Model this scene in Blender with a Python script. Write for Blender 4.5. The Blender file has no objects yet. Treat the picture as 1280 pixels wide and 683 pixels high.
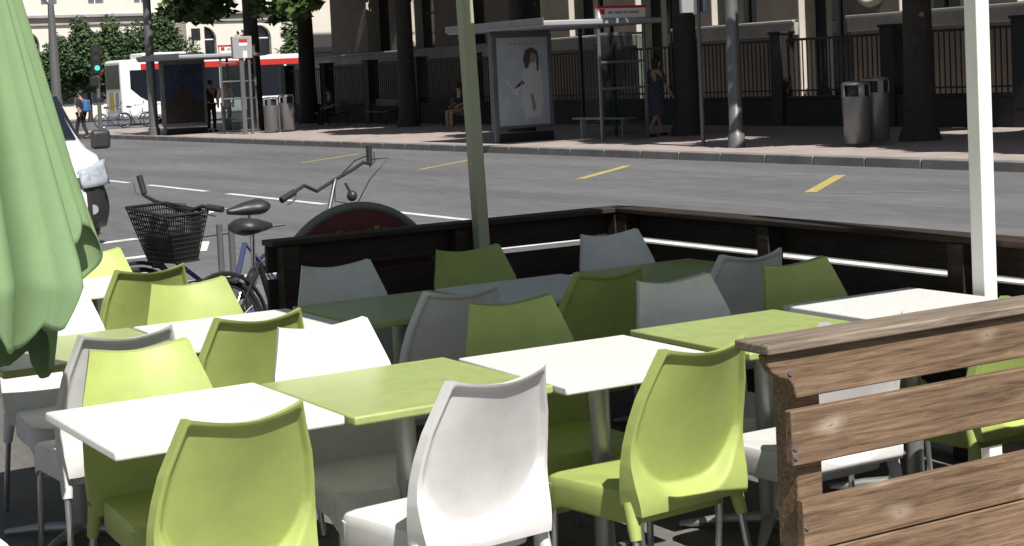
import bpy, bmesh, math, random
from mathutils import Vector, Matrix, noise
random.seed(11)
PI = math.pi
sc = bpy.context.scene
C = sc.collection

# ------------------------------------------------------------------ materials
def srgb(r, g, b):
    def f(c):
        c /= 255.0
        return c / 12.92 if c <= .04045 else ((c + .055) / 1.055) ** 2.4
    return (f(r), f(g), f(b), 1)

def mat(name, col, rough=.5, metal=0., var=.0, scale=6., bump=0., bscale=40., spec=.5, stretch=None, emit=None, col2=None):
    m = bpy.data.materials.new(name); m.use_nodes = True
    n = m.node_tree.nodes; l = m.node_tree.links
    b = n['Principled BSDF']
    col = tuple(col) if len(col) == 4 else tuple(col) + (1,)
    b.inputs['Base Color'].default_value = col
    b.inputs['Roughness'].default_value = rough
    b.inputs['Metallic'].default_value = metal
    b.inputs['Specular IOR Level'].default_value = spec
    tc = n.new('ShaderNodeTexCoord')
    mp = n.new('ShaderNodeMapping'); l.new(tc.outputs['Object'], mp.inputs['Vector'])
    if stretch: mp.inputs['Scale'].default_value = stretch
    if var > 0:
        t = n.new('ShaderNodeTexNoise'); t.inputs['Scale'].default_value = scale; t.inputs['Detail'].default_value = 6
        t.inputs['Roughness'].default_value = .65
        l.new(mp.outputs['Vector'], t.inputs['Vector'])
        r = n.new('ShaderNodeValToRGB')
        c2 = col2 if col2 else tuple(c * (1 - var) for c in col[:3]) + (1,)
        c1 = tuple(min(1, c * (1 + var * .6)) for c in col[:3]) + (1,)
        r.color_ramp.elements[0].position = .3; r.color_ramp.elements[0].color = c2
        r.color_ramp.elements[1].position = .7; r.color_ramp.elements[1].color = c1
        l.new(t.outputs['Fac'], r.inputs['Fac']); l.new(r.outputs['Color'], b.inputs['Base Color'])
        rr = n.new('ShaderNodeMapRange'); rr.inputs['To Min'].default_value = max(.02, rough - .1); rr.inputs['To Max'].default_value = min(1, rough + .12)
        l.new(t.outputs['Fac'], rr.inputs['Value']); l.new(rr.outputs['Result'], b.inputs['Roughness'])
    if bump > 0:
        t2 = n.new('ShaderNodeTexNoise'); t2.inputs['Scale'].default_value = bscale; t2.inputs['Detail'].default_value = 4
        l.new(mp.outputs['Vector'], t2.inputs['Vector'])
        bp = n.new('ShaderNodeBump'); bp.inputs['Strength'].default_value = bump; bp.inputs['Distance'].default_value = .01
        l.new(t2.outputs['Fac'], bp.inputs['Height']); l.new(bp.outputs['Normal'], b.inputs['Normal'])
    if emit:
        b.inputs['Emission Color'].default_value = tuple(emit[:3]) + (1,); b.inputs['Emission Strength'].default_value = emit[3]
    return m

def asphalt(name, base, patch):
    m = bpy.data.materials.new(name); m.use_nodes = True
    n = m.node_tree.nodes; l = m.node_tree.links; b = n['Principled BSDF']
    tc = n.new('ShaderNodeTexCoord')
    def noise_(scale, detail, sx=1, sy=1):
        mp = n.new('ShaderNodeMapping'); mp.inputs['Scale'].default_value = (sx, sy, 1); l.new(tc.outputs['Object'], mp.inputs['Vector'])
        t = n.new('ShaderNodeTexNoise'); t.inputs['Scale'].default_value = scale; t.inputs['Detail'].default_value = detail
        l.new(mp.outputs['Vector'], t.inputs['Vector']); return t
    big = noise_(.5, 5, .25, 1.4); small = noise_(55, 3); mid = noise_(6, 6, .3, 1)
    r = n.new('ShaderNodeValToRGB'); r.color_ramp.elements[0].position = .35; r.color_ramp.elements[1].position = .68
    r.color_ramp.elements[0].color = patch; r.color_ramp.elements[1].color = base
    l.new(big.outputs['Fac'], r.inputs['Fac'])
    mx = n.new('ShaderNodeMix'); mx.data_type = 'RGBA'; mx.blend_type = 'OVERLAY'; mx.inputs['Factor'].default_value = .55
    l.new(r.outputs['Color'], mx.inputs['A']); l.new(small.outputs['Color'], mx.inputs['B'])
    bw = n.new('ShaderNodeRGBToBW'); l.new(small.outputs['Color'], bw.inputs['Color']); l.new(bw.outputs['Val'], mx.inputs['B'])
    mx2 = n.new('ShaderNodeMix'); mx2.data_type = 'RGBA'; mx2.blend_type = 'OVERLAY'; mx2.inputs['Factor'].default_value = .35
    l.new(mx.outputs['Result'], mx2.inputs['A']); l.new(mid.outputs['Fac'], mx2.inputs['B'])
    l.new(mx2.outputs['Result'], b.inputs['Base Color'])
    b.inputs['Roughness'].default_value = .85; b.inputs['Specular IOR Level'].default_value = .3
    bp = n.new('ShaderNodeBump'); bp.inputs['Strength'].default_value = .4; bp.inputs['Distance'].default_value = .01
    l.new(small.outputs['Fac'], bp.inputs['Height']); l.new(bp.outputs['Normal'], b.inputs['Normal'])
    return m

def wood(name, c1, c2, knot):
    m = bpy.data.materials.new(name); m.use_nodes = True
    n = m.node_tree.nodes; l = m.node_tree.links; b = n['Principled BSDF']
    tc = n.new('ShaderNodeTexCoord')
    mp = n.new('ShaderNodeMapping'); mp.inputs['Scale'].default_value = (1.3, 24, 24); l.new(tc.outputs['Object'], mp.inputs['Vector'])
    t = n.new('ShaderNodeTexNoise'); t.inputs['Scale'].default_value = 3.2; t.inputs['Detail'].default_value = 10; t.inputs['Roughness'].default_value = .7
    t.inputs['Distortion'].default_value = .6
    l.new(mp.outputs['Vector'], t.inputs['Vector'])
    r = n.new('ShaderNodeValToRGB'); r.color_ramp.elements[0].position = .32; r.color_ramp.elements[1].position = .7
    r.color_ramp.elements[0].color = c1; r.color_ramp.elements[1].color = c2
    l.new(t.outputs['Fac'], r.inputs['Fac'])
    mp2 = n.new('ShaderNodeMapping'); mp2.inputs['Scale'].default_value = (3.4, .4, 7.5); l.new(tc.outputs['Object'], mp2.inputs['Vector'])
    v = n.new('ShaderNodeTexVoronoi'); v.voronoi_dimensions = '2D'; v.inputs['Scale'].default_value = 1.; v.inputs['Randomness'].default_value = 1
    sx = n.new('ShaderNodeSeparateXYZ'); cb = n.new('ShaderNodeCombineXYZ'); l.new(mp2.outputs['Vector'], sx.inputs[0]); l.new(sx.outputs['X'], cb.inputs['X']); l.new(sx.outputs['Z'], cb.inputs['Y'])
    l.new(cb.outputs[0], v.inputs['Vector'])
    dn = n.new('ShaderNodeTexNoise'); dn.inputs['Scale'].default_value = 2.2; dn.inputs['Detail'].default_value = 5; l.new(mp2.outputs['Vector'], dn.inputs['Vector'])
    dm = n.new('ShaderNodeMix'); dm.data_type = 'VECTOR'; dm.inputs['Factor'].default_value = .22
    l.new(cb.outputs[0], dm.inputs['A']); l.new(dn.outputs['Color'], dm.inputs['B']); l.new(dm.outputs['Result'], v.inputs['Vector'])
    kr = n.new('ShaderNodeValToRGB'); cr = kr.color_ramp
    cr.elements[0].position = 0; cr.elements[0].color = (.15, .15, .15, 1); cr.elements[1].position = .19; cr.elements[1].color = (0, 0, 0, 1)
    e = cr.elements.new(.045); e.color = (.75, .75, .75, 1); e = cr.elements.new(.10); e.color = (.4, .4, .4, 1)
    sc1 = n.new('ShaderNodeSeparateColor'); l.new(v.outputs['Color'], sc1.inputs[0])
    gt = n.new('ShaderNodeMapRange'); gt.inputs['From Min'].default_value = .2; gt.inputs['From Max'].default_value = .8; l.new(sc1.outputs[0], gt.inputs['Value'])
    km = n.new('ShaderNodeMath'); km.operation = 'MULTIPLY'; l.new(gt.outputs['Result'], km.inputs[1])
    l.new(v.outputs['Distance'], kr.inputs['Fac']); l.new(kr.outputs['Color'], km.inputs[0])
    t3 = n.new('ShaderNodeTexNoise'); t3.inputs['Scale'].default_value = 1.6; t3.inputs['Detail'].default_value = 3; l.new(tc.outputs['Object'], t3.inputs['Vector'])
    mx0 = n.new('ShaderNodeMix'); mx0.data_type = 'RGBA'; mx0.blend_type = 'OVERLAY'; mx0.inputs['Factor'].default_value = .4
    l.new(r.outputs['Color'], mx0.inputs['A']); l.new(t3.outputs['Fac'], mx0.inputs['B'])
    mx = n.new('ShaderNodeMix'); mx.data_type = 'RGBA'; mx.inputs['B'].default_value = knot
    l.new(km.outputs[0], mx.inputs['Factor']); l.new(mx0.outputs['Result'], mx.inputs['A'])
    l.new(mx.outputs['Result'], b.inputs['Base Color'])
    b.inputs['Roughness'].default_value = .7; b.inputs['Specular IOR Level'].default_value = .3
    bp = n.new('ShaderNodeBump'); bp.inputs['Strength'].default_value = .5; bp.inputs['Distance'].default_value = .004
    l.new(t.outputs['Fac'], bp.inputs['Height']); l.new(bp.outputs['Normal'], b.inputs['Normal'])
    return m

def leaf(name, a, b_):
    m = bpy.data.materials.new(name); m.use_nodes = True
    n = m.node_tree.nodes; l = m.node_tree.links; b = n['Principled BSDF']
    g = n.new('ShaderNodeNewGeometry'); r = n.new('ShaderNodeValToRGB')
    r.color_ramp.elements[0].color = a; r.color_ramp.elements[1].color = b_
    l.new(g.outputs['Random Per Island'], r.inputs['Fac']); l.new(r.outputs['Color'], b.inputs['Base Color'])
    b.inputs['Roughness'].default_value = .6; b.inputs['Specular IOR Level'].default_value = .3
    tr = n.new('ShaderNodeBsdfTranslucent'); l.new(r.outputs['Color'], tr.inputs['Color'])
    ms = n.new('ShaderNodeMixShader'); ms.inputs['Fac'].default_value = .2
    l.new(b.outputs['BSDF'], ms.inputs[1]); l.new(tr.outputs['BSDF'], ms.inputs[2]); l.new(ms.outputs['Shader'], n['Material Output'].inputs['Surface'])
    return m

def glass(name, tint, mix):
    m = bpy.data.materials.new(name); m.use_nodes = True
    n = m.node_tree.nodes; l = m.node_tree.links; b = n['Principled BSDF']
    b.inputs['Base Color'].default_value = tint; b.inputs['Roughness'].default_value = .05
    tr = n.new('ShaderNodeBsdfTransparent'); tr.inputs['Color'].default_value = (.8, .84, .84, 1)
    ms = n.new('ShaderNodeMixShader'); ms.inputs['Fac'].default_value = mix
    l.new(tr.outputs['BSDF'], ms.inputs[1]); l.new(b.outputs['BSDF'], ms.inputs[2]); l.new(ms.outputs['Shader'], n['Material Output'].inputs['Surface'])
    return m

def plastic(name, col, dirt):
    m = bpy.data.materials.new(name); m.use_nodes = True
    n = m.node_tree.nodes; l = m.node_tree.links; b = n['Principled BSDF']
    tc = n.new('ShaderNodeTexCoord'); oi = n.new('ShaderNodeObjectInfo')
    ad = n.new('ShaderNodeVectorMath'); ad.operation = 'ADD'; l.new(tc.outputs['Object'], ad.inputs[0])
    cx = n.new('ShaderNodeCombineXYZ'); mu = n.new('ShaderNodeMath'); mu.operation = 'MULTIPLY'; mu.inputs[1].default_value = 37
    l.new(oi.outputs['Random'], mu.inputs[0]); l.new(mu.outputs[0], cx.inputs[0]); l.new(mu.outputs[0], cx.inputs[2]); l.new(cx.outputs[0], ad.inputs[1])
    t = n.new('ShaderNodeTexNoise'); t.inputs['Scale'].default_value = 7; t.inputs['Detail'].default_value = 9; t.inputs['Roughness'].default_value = .72; l.new(ad.outputs[0], t.inputs['Vector'])
    r = n.new('ShaderNodeValToRGB'); r.color_ramp.elements[0].position = .36; r.color_ramp.elements[1].position = .58
    r.color_ramp.elements[0].color = dirt; r.color_ramp.elements[1].color = col; l.new(t.outputs['Fac'], r.inputs['Fac'])
    hs = n.new('ShaderNodeHueSaturation'); mr = n.new('ShaderNodeMapRange'); mr.inputs['To Min'].default_value = .90; mr.inputs['To Max'].default_value = 1.04
    l.new(oi.outputs['Random'], mr.inputs['Value']); l.new(mr.outputs['Result'], hs.inputs['Value']); l.new(r.outputs['Color'], hs.inputs['Color'])
    l.new(hs.outputs['Color'], b.inputs['Base Color'])
    sc_ = n.new('ShaderNodeTexNoise'); sc_.inputs['Scale'].default_value = 3; sc_.inputs['Detail'].default_value = 8; l.new(ad.outputs[0], sc_.inputs['Vector'])
    m2 = n.new('ShaderNodeMapRange'); m2.inputs['From Min'].default_value = .3; m2.inputs['From Max'].default_value = .7; m2.inputs['To Min'].default_value = .38; m2.inputs['To Max'].default_value = .62
    l.new(sc_.outputs['Fac'], m2.inputs['Value']); l.new(m2.outputs['Result'], b.inputs['Roughness'])
    b.inputs['Specular IOR Level'].default_value = .4
    t2 = n.new('ShaderNodeTexNoise'); t2.inputs['Scale'].default_value = 420; l.new(tc.outputs['Object'], t2.inputs['Vector'])
    bp = n.new('ShaderNodeBump'); bp.inputs['Strength'].default_value = .12; bp.inputs['Distance'].default_value = .004; l.new(t2.outputs['Fac'], bp.inputs['Height']); l.new(bp.outputs['Normal'], b.inputs['Normal'])
    return m
M = {}
M['lime'] = plastic('lime_plastic', (.375, .455, .13, 1), (.335, .40, .125, 1))
M['white'] = plastic('white_plastic', (.69, .69, .695, 1), (.62, .615, .605, 1))
M['alu'] = mat('aluminium', (.55, .56, .57), .32, .9, var=.1, scale=8)
M['top_white'] = mat('white_tabletop', (.72, .72, .715), .38, var=.06, scale=34, col2=(.65, .65, .645, 1), bump=.03, bscale=200)
M['top_lime'] = mat('lime_tabletop', (.35, .42, .15), .34, var=.10, scale=14, col2=(.31, .375, .14, 1), bump=.03, bscale=200)
M['column'] = mat('grey_column', (.42, .43, .43), .4, .7, var=.1)
M['base'] = mat('dark_cast_metal', (.10, .10, .10), .5, .5, var=.2)
M['wood'] = wood('weathered_wood', (.062, .036, .022, 1), (.29, .195, .125, 1), (.46, .38, .30, 1))
M['wood_cap'] = wood('greyed_wood', (.11, .085, .065, 1), (.33, .27, .215, 1), (.3, .26, .21, 1))
M['wood_shade'] = wood('shade_darkened_wood', (.016, .012, .010, 1), (.058, .040, .031, 1), (.07, .05, .04, 1))  # fence wood for the back arms, canopy shade mixed into its colour
M['bolt'] = mat('zinc_bolt', (.6, .6, .6), .3, 1.)
M['mast'] = mat('olive_grey_metal', (.40, .43, .31), .45, .2, var=.08, scale=3)
M['postwhite'] = mat('white_painted_steel', (.80, .80, .78), .4, var=.05, scale=4)
M['canopy'] = mat('sage_canvas', (.20, .305, .155), .85, var=.08, scale=4, bump=.25, bscale=250, spec=.2)
M['road'] = asphalt('road_asphalt', (.145, .146, .153, 1), (.105, .106, .112, 1))
M['terrace'] = asphalt('terrace_asphalt', (.17, .16, .15, 1), (.12, .115, .11, 1))
M['pave'] = mat('pinkish_paving', (.345, .292, .272), .85, var=.2, scale=1.5, bump=.3, bscale=20, spec=.3)
M['kerb'] = mat('granite_kerb', (.20, .195, .19), .8, var=.35, scale=1.3, bump=.3, bscale=30)
M['paint'] = mat('white_road_paint', (.70, .70, .68), .7, var=.12, scale=5, col2=(.42, .42, .41, 1))
M['yellow'] = mat('yellow_road_paint', (.42, .35, .12), .7, var=.3, scale=8)
M['oldyellow'] = mat('worn_yellow_paint', (.22, .21, .17), .8, var=.35, scale=8)
M['black'] = mat('black_metal', (.012, .012, .012), .6, var=.2)
M['rubber'] = mat('black_rubber', (.02, .02, .021), .75, var=.2)
M['blackplastic'] = mat('black_plastic', (.028, .029, .032), .45, var=.2)
M['chrome'] = mat('bright_metal', (.7, .7, .72), .2, 1.)
M['stone'] = mat('limestone', (.21, .18, .15), .85, var=.22, scale=.9, bump=.25, bscale=8)
M['stone_lightened'] = mat('lightened_limestone', (.52, .48, .42), .85, var=.15, scale=.8, bump=.2, bscale=8)  # wall limestone made brighter, sunlight put into the tone for the reveals
M['ledge'] = mat('grey_ledge_stone', (.33, .325, .31), .85, var=.25, scale=1.2, bump=.3, bscale=8)
M['whitestone'] = mat('white_stone', (.66, .62, .56), .85, var=.08, scale=.5)
M['plinth'] = mat('dark_plinth', (.03, .03, .03), .85, var=.3, scale=1)
M['darkglass'] = mat('dark_window_glass', (.012, .015, .022), .08, spec=.6)
M['fglass'] = mat('far_window_glass', (.10, .12, .15), .15)
M['steel'] = mat('brushed_steel', (.21, .21, .22), .38, .6, var=.12, scale=2)
M['lamp'] = mat('grey_lamp_paint', (.14, .143, .147), .45, .3, var=.1)
M['glass'] = glass('shelter_glass', (.05, .06, .06, 1), .16)
M['red'] = mat('red_paint', (.50, .03, .025), .45, var=.1)
M['darkred'] = mat('dark_red_panel', (.11, .016, .018), .55, var=.15, scale=4)
M['rim'] = mat('grey_green_rim', (.16, .175, .155), .5, var=.1)
M['ochre'] = mat('ochre_lettering', (.42, .24, .04), .6)
M['signwhite'] = mat('white_sign', (.70, .70, .72), .5)
M['signgrey'] = mat('grey_sign', (.30, .31, .33), .5)
M['poster'] = mat('pale_blue_poster', (.36, .41, .47), .25, var=.12, scale=1.2)
M['darkposter'] = mat('dark_blue_poster', (.03, .045, .08), .25, var=.5, scale=2.)
M['darkland'] = mat('dark_brown_poster', (.03, .025, .02), .3, var=.3, scale=3)
M['print_skin'] = mat('printed_skin', (.24, .20, .18), .5)
M['print_hair'] = mat('printed_dark_hair', (.06, .055, .055), .5)
M['vanwhite'] = mat('white_van_paint', (.78, .80, .82), .22, var=.02, spec=.6)
M['buswhite'] = mat('white_bus_paint', (.80, .81, .82), .3)
M['headlight'] = mat('headlight_lens', (.45, .50, .56), .08, .2, var=.35, scale=14)
M['yellowpanel'] = mat('ochre_yellow_panel', (.55, .40, .08), .5)
M['buslime'] = mat('bright_green_seat', (.10, .42, .08), .5)
M['skin'] = mat('skin', (.42, .25, .17), .55)
M['hair'] = mat('dark_hair', (.02, .014, .01), .6)
M['navy'] = mat('navy_cloth', (.035, .045, .075), .9)
M['greydress'] = mat('grey_blue_cloth', (.06, .065, .09), .9, var=.2)
M['blackcloth'] = mat('black_cloth', (.02, .02, .022), .9)
M['bluebag'] = mat('blue_nylon', (.05, .15, .33), .7)
M['beige'] = mat('beige_cloth', (.45, .40, .32), .9)
M['robe'] = mat('white_cloth_print', (.46, .47, .49), .6)
M['bark'] = mat('dark_bark', (.04, .034, .028), .9, var=.5, scale=9, bump=1., bscale=26)
M['leaf'] = leaf('street_tree_leaf', (.02, .045, .012, 1), (.085, .14, .03, 1))
M['leafdark'] = leaf('dark_tree_leaf', (.03, .06, .028, 1), (.10, .16, .065, 1))
M['green'] = mat('green_signal', (.02, .35, .25), .4, emit=(.1, .9, .65, .7))
M['brown'] = mat('brown_door', (.075, .055, .045), .6)
M['awning'] = mat('red_awning', (.42, .08, .05), .8, var=.15)
M['bluebike'] = mat('blue_frame_paint', (.055, .07, .16), .35)
M['bluesign'] = mat('dark_blue_sign', (.03, .05, .09), .4)

# ------------------------------------------------------------------ mesh helper
class MB:
    def __init__(s): s.v = []; s.f = []; s.m = []; s.cur = 0
    def add(s, vs, fs):
        o = len(s.v); s.v += [tuple(v) for v in vs]
        for f in fs: s.f.append(tuple(i + o for i in f)); s.m.append(s.cur)
        return s
    def box(s, x0, x1, y0, y1, z0, z1):
        vs = [(x, y, z) for x in (x0, x1) for y in (y0, y1) for z in (z0, z1)]
        return s.add(vs, [(0, 1, 3, 2), (4, 6, 7, 5), (0, 4, 5, 1), (2, 3, 7, 6), (0, 2, 6, 4), (1, 5, 7, 3)])
    def obox(s, c, size, rx=0, ry=0, rz=0):
        R = Matrix.Rotation(rz, 3, 'Z') @ Matrix.Rotation(ry, 3, 'Y') @ Matrix.Rotation(rx, 3, 'X')
        vs = []
        for x in (-.5, .5):
            for y in (-.5, .5):
                for z in (-.5, .5):
                    vs.append(Vector(c) + R @ Vector((x * size[0], y * size[1], z * size[2])))
        return s.add(vs, [(0, 1, 3, 2), (4, 6, 7, 5), (0, 4, 5, 1), (2, 3, 7, 6), (0, 2, 6, 4), (1, 5, 7, 3)])
    def tube(s, pts, rad, n=8, cap=True):
        pts = [Vector(p) for p in pts]
        if not hasattr(rad, '__len__'): rad = [rad] * len(pts)
        rings = []; up = None
        for i, p in enumerate(pts):
            if i == 0: d = pts[1] - p
            elif i == len(pts) - 1: d = p - pts[i - 1]
            else: d = (pts[i + 1] - p).normalized() + (p - pts[i - 1]).normalized()
            d = d.normalized() if d.length > 1e-9 else Vector((0, 0, 1))
            if up is None:
                up = Vector((1, 0, 0)) if abs(d.x) < .8 else Vector((0, 1, 0))
            a = (up - d * up.dot(d)).normalized(); b = d.cross(a); up = a
            rings.append([p + (a * math.cos(2 * PI * k / n) + b * math.sin(2 * PI * k / n)) * rad[i] for k in range(n)])
        vs = [v for r in rings for v in r]; fs = []
        for i in range(len(rings) - 1):
            for k in range(n):
                fs.append((i * n + k, i * n + (k + 1) % n, (i + 1) * n + (k + 1) % n, (i + 1) * n + k))
        if cap:
            fs.append(tuple(range(n - 1, -1, -1))); fs.append(tuple((len(rings) - 1) * n + k for k in range(n)))
        return s.add(vs, fs)
    def torus(s, c, R, r, axis='y', n=28, k=8, a0=0, a1=2 * PI):
        pts = []
        full = abs(a1 - a0 - 2 * PI) < 1e-6
        vs = []; fs = []
        cnt = n if full else n + 1
        for i in range(cnt):
            a = a0 + (a1 - a0) * i / n
            for j in range(k):
                b = 2 * PI * j / k
                q = R + r * math.cos(b); h = r * math.sin(b)
                if axis == 'y': p = (q * math.cos(a), h, q * math.sin(a))
                elif axis == 'z': p = (q * math.cos(a), q * math.sin(a), h)
                else: p = (h, q * math.cos(a), q * math.sin(a))
                vs.append((c[0] + p[0], c[1] + p[1], c[2] + p[2]))
        for i in range(n):
            i2 = (i + 1) % cnt
            for j in range(k):
                fs.append((i * k + j, i2 * k + j, i2 * k + (j + 1) % k, i * k + (j + 1) % k))
        return s.add(vs, fs)
    def lathe(s, c, prof, n=24):
        vs = []; fs = []
        for r, z in prof:
            for k in range(n):
                a = 2 * PI * k / n; vs.append((c[0] + r * math.cos(a), c[1] + r * math.sin(a), c[2] + z))
        for i in range(len(prof) - 1):
            for k in range(n):
                fs.append((i * n + k, i * n + (k + 1) % n, (i + 1) * n + (k + 1) % n, (i + 1) * n + k))
        fs.append(tuple(range(n - 1, -1, -1))); fs.append(tuple((len(prof) - 1) * n + k for k in range(n)))
        return s.add(vs, fs)
    def prism(s, poly, axis, a, b):
        n = len(poly); vs = []
        for t in (a, b):
            for p, q in poly:
                vs.append({'x': (t, p, q), 'y': (p, t, q), 'z': (p, q, t)}[axis])
        fs = [tuple(range(n)), tuple(range(2 * n - 1, n - 1, -1))]
        for k in range(n): fs.append((k, (k + 1) % n, n + (k + 1) % n, n + k))
        return s.add(vs, fs)
    def grid(s, fn, nu, nv, closeu=False):
        vs = [fn(i / (nu if closeu else nu - 1), j / (nv - 1)) for j in range(nv) for i in range(nu)]
        fs = []
        for j in range(nv - 1):
            for i in range(nu if closeu else nu - 1):
                i2 = (i + 1) % nu
                fs.append((j * nu + i, j * nu + i2, (j + 1) * nu + i2, (j + 1) * nu + i))
        return s.add(vs, fs)
    def ball(s, c, r, n=14, m=9):
        rx, ry, rz = r if hasattr(r, '__len__') else (r, r, r)
        return s.grid(lambda u, v: (c[0] + rx * math.cos(2 * PI * u) * math.sin(PI * v), c[1] + ry * math.sin(2 * PI * u) * math.sin(PI * v), c[2] - rz * math.cos(PI * v)), n, m, True)
    def build(s, name, m, parent=None, smooth=None, bevel=0, loc=None, recalc=True, seg=2, weld=False):
        me = bpy.data.meshes.new(name)
        me.from_pydata(s.v, [], s.f)
        ms = m if isinstance(m, (list, tuple)) else [m]
        for q in ms: me.materials.append(q)
        me.polygons.foreach_set('material_index', s.m)
        if recalc or weld:
            bm = bmesh.new(); bm.from_mesh(me)
            if weld: bmesh.ops.remove_doubles(bm, verts=bm.verts, dist=1e-5)
            bmesh.ops.recalc_face_normals(bm, faces=bm.faces); bm.to_mesh(me); bm.free()
        if smooth is not None:
            me.shade_smooth(); me.set_sharp_from_angle(angle=math.radians(smooth))
        o = bpy.data.objects.new(name, me); C.objects.link(o)
        if parent: o.parent = parent
        if loc: o.location = loc
        if bevel:
            bv = o.modifiers.new('bevel', 'BEVEL'); bv.width = bevel; bv.segments = seg; bv.limit_method = 'ANGLE'; bv.angle_limit = math.radians(40)
            if smooth is None: me.shade_smooth(); me.set_sharp_from_angle(angle=math.radians(35))
            bv.harden_normals = False
        return o

def tag(o, label=None, cat=None, group=None, kind=None):
    if label: o['label'] = label
    if cat: o['category'] = cat
    if group: o['group'] = group
    if kind: o['kind'] = kind
    return o
def thing(name, label, cat, loc=(0, 0, 0), rz=0, group=None):
    o = bpy.data.objects.new(name, None); C.objects.link(o); o.empty_display_size = .1
    o.location = loc; o.rotation_euler = (0, 0, rz)
    return tag(o, label, cat, group)
def dup(o, parent=None):
    c = o.copy(); C.objects.link(c)
    if parent: c.parent = parent
    for ch in list(o.children): dup(ch, c)
    return c
def struct(name, mb, m, **k):
    return tag(mb.build(name, m, **k), kind='structure')

# ------------------------------------------------------------------ camera
cd = bpy.data.cameras.new('camera'); cam = bpy.data.objects.new('camera', cd); C.objects.link(cam)
Rw = [[0.509, 0.026, -0.861], [0.860, -0.070, 0.506], [-0.047, -0.997, -0.058]]
def nrm(v): return Vector(v).normalized()
rt = nrm([Rw[i][0] for i in range(3)]); fw = nrm([Rw[i][2] for i in range(3)])
up = rt.cross(fw).normalized(); fw = up.cross(rt).normalized()
cam.matrix_world = Matrix(((rt.x, up.x, -fw.x, 0), (rt.y, up.y, -fw.y, 0), (rt.z, up.z, -fw.z, 1.72), (0, 0, 0, 1)))
cd.sensor_width = 36; cd.lens = 2071.4 / 1280 * 36; cd.shift_y = -131.5 / 1280
cd.clip_start = .05; cd.clip_end = 2000
sc.camera = cam

# ------------------------------------------------------------------ light
AZ, EL = math.radians(-6), math.radians(52)
sd = Vector((math.cos(EL) * math.cos(AZ), math.cos(EL) * math.sin(AZ), math.sin(EL)))
ld = bpy.data.lights.new('sun', 'SUN'); ld.energy = 5.0; ld.angle = math.radians(.5); ld.color = (1, .955, .88)
lo = bpy.data.objects.new('sun', ld); C.objects.link(lo); lo.rotation_euler = sd.to_track_quat('Z', 'Y').to_euler()
w = bpy.data.worlds.new('World'); sc.world = w; w.use_nodes = True
sk = w.node_tree.nodes.new('ShaderNodeTexSky'); sk.sky_type = 'NISHITA'; sk.sun_disc = False
sk.sun_elevation = EL; sk.sun_rotation = math.radians(96)
bg = w.node_tree.nodes['Background']; bg.inputs['Strength'].default_value = .05
hs = w.node_tree.nodes.new('ShaderNodeHueSaturation'); hs.inputs['Saturation'].default_value = .55
w.node_tree.links.new(sk.outputs['Color'], hs.inputs['Color']); w.node_tree.links.new(hs.outputs['Color'], bg.inputs['Color'])
sc.view_settings.view_transform = 'Standard'; sc.view_settings.look = 'None'; sc.view_settings.gamma = 1
sc.view_settings.exposure = .42

# ------------------------------------------------------------------ ground
b = MB(); b.box(-400, 200, -150, 300, -.5, -.006); struct('ground', b, M['terrace'])
b = MB(); b.add([(-300, 2.2, 0), (120, 2.2, 0), (120, 17.6, 0), (-300, 17.6, 0)], [(0, 1, 2, 3)]); struct('road', b, M['road'])
b = MB(); b.add([(-105, 17.6, 0), (-67, 17.6, 0), (-67, 60, 0), (-105, 60, 0)], [(0, 1, 2, 3)]); struct('cross_road', b, M['road'])
b = MB(); b.box(-9.6, 3, -6, 2.2, -.2, .002); struct('terrace_paving', b, M['terrace'])
b = MB(); b.add([(-9.6, 2.2, .004), (3, 2.2, .004), (3, 5.25, .004), (-9.6, 5.25, .004)], [(0, 1, 2, 3)]); struct('terrace_bay', b, M['terrace'])
b = MB(); b.box(-66, 60, 17.86, 28.2, -.1, .14); struct('pavement', b, M['pave'])
b = MB()
x = -66.0
while x < 60:
    b.box(x, x + 1.185, 17.6, 17.855, -.1, .145); x += 1.2
struct('kerb', b, M['kerb'], bevel=.015)
def strip(mb, p, q, w_, z=.004):
    p = Vector((p[0], p[1], z)); q = Vector((q[0], q[1], z)); d = (q - p).normalized(); s_ = Vector((-d.y, d.x, 0)) * w_ / 2
    mb.add([p - s_, q - s_, q + s_, p + s_], [(0, 1, 2, 3)])
b = MB()
for x0, x1 in ((-60, -57), (-52, -49), (-44.5, -41.2), (-37, -33.6), (-32.2, -29.9), (-28.75, -25.8), (-24.85, -21.1), (-18.9, -15.0)):
    strip(b, (x0, 9.38), (x1, 9.38), .13)
strip(b, (-13.9, 9.33), (40, 9.33), .15)
strip(b, (-13.98, 4.0), (-13.98, 9.25), .22)
strip(b, (-16.5, 5.0), (-16.62, 5.75), .2); strip(b, (-18.4, 5.3), (-18.6, 5.9), .2); strip(b, (-17.8, 5.95), (-18.1, 6.4), .18)
strip(b, (-21.2, 7.5), (-22.0, 8.15), .3); strip(b, (-20.9, 8.0), (-21.5, 8.3), .16); strip(b, (-16.5, 5.9), (-17.5, 6.3), .12)
struct('white_road_markings', b, M['paint'])
b = MB(); b2 = MB()
for k in range(4):
    x = -16.25 - 5.4 * k
    strip(b, (x, 13.95), (x - 1.95, 16.2), .16 if k < 2 else .10)
    strip(b2, (x + .3, 14.0), (x + 3.1, 16.1), .07, .003)
struct('yellow_road_markings', b, M['yellow']); struct('worn_yellow_markings', b2, M['oldyellow'])

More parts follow.
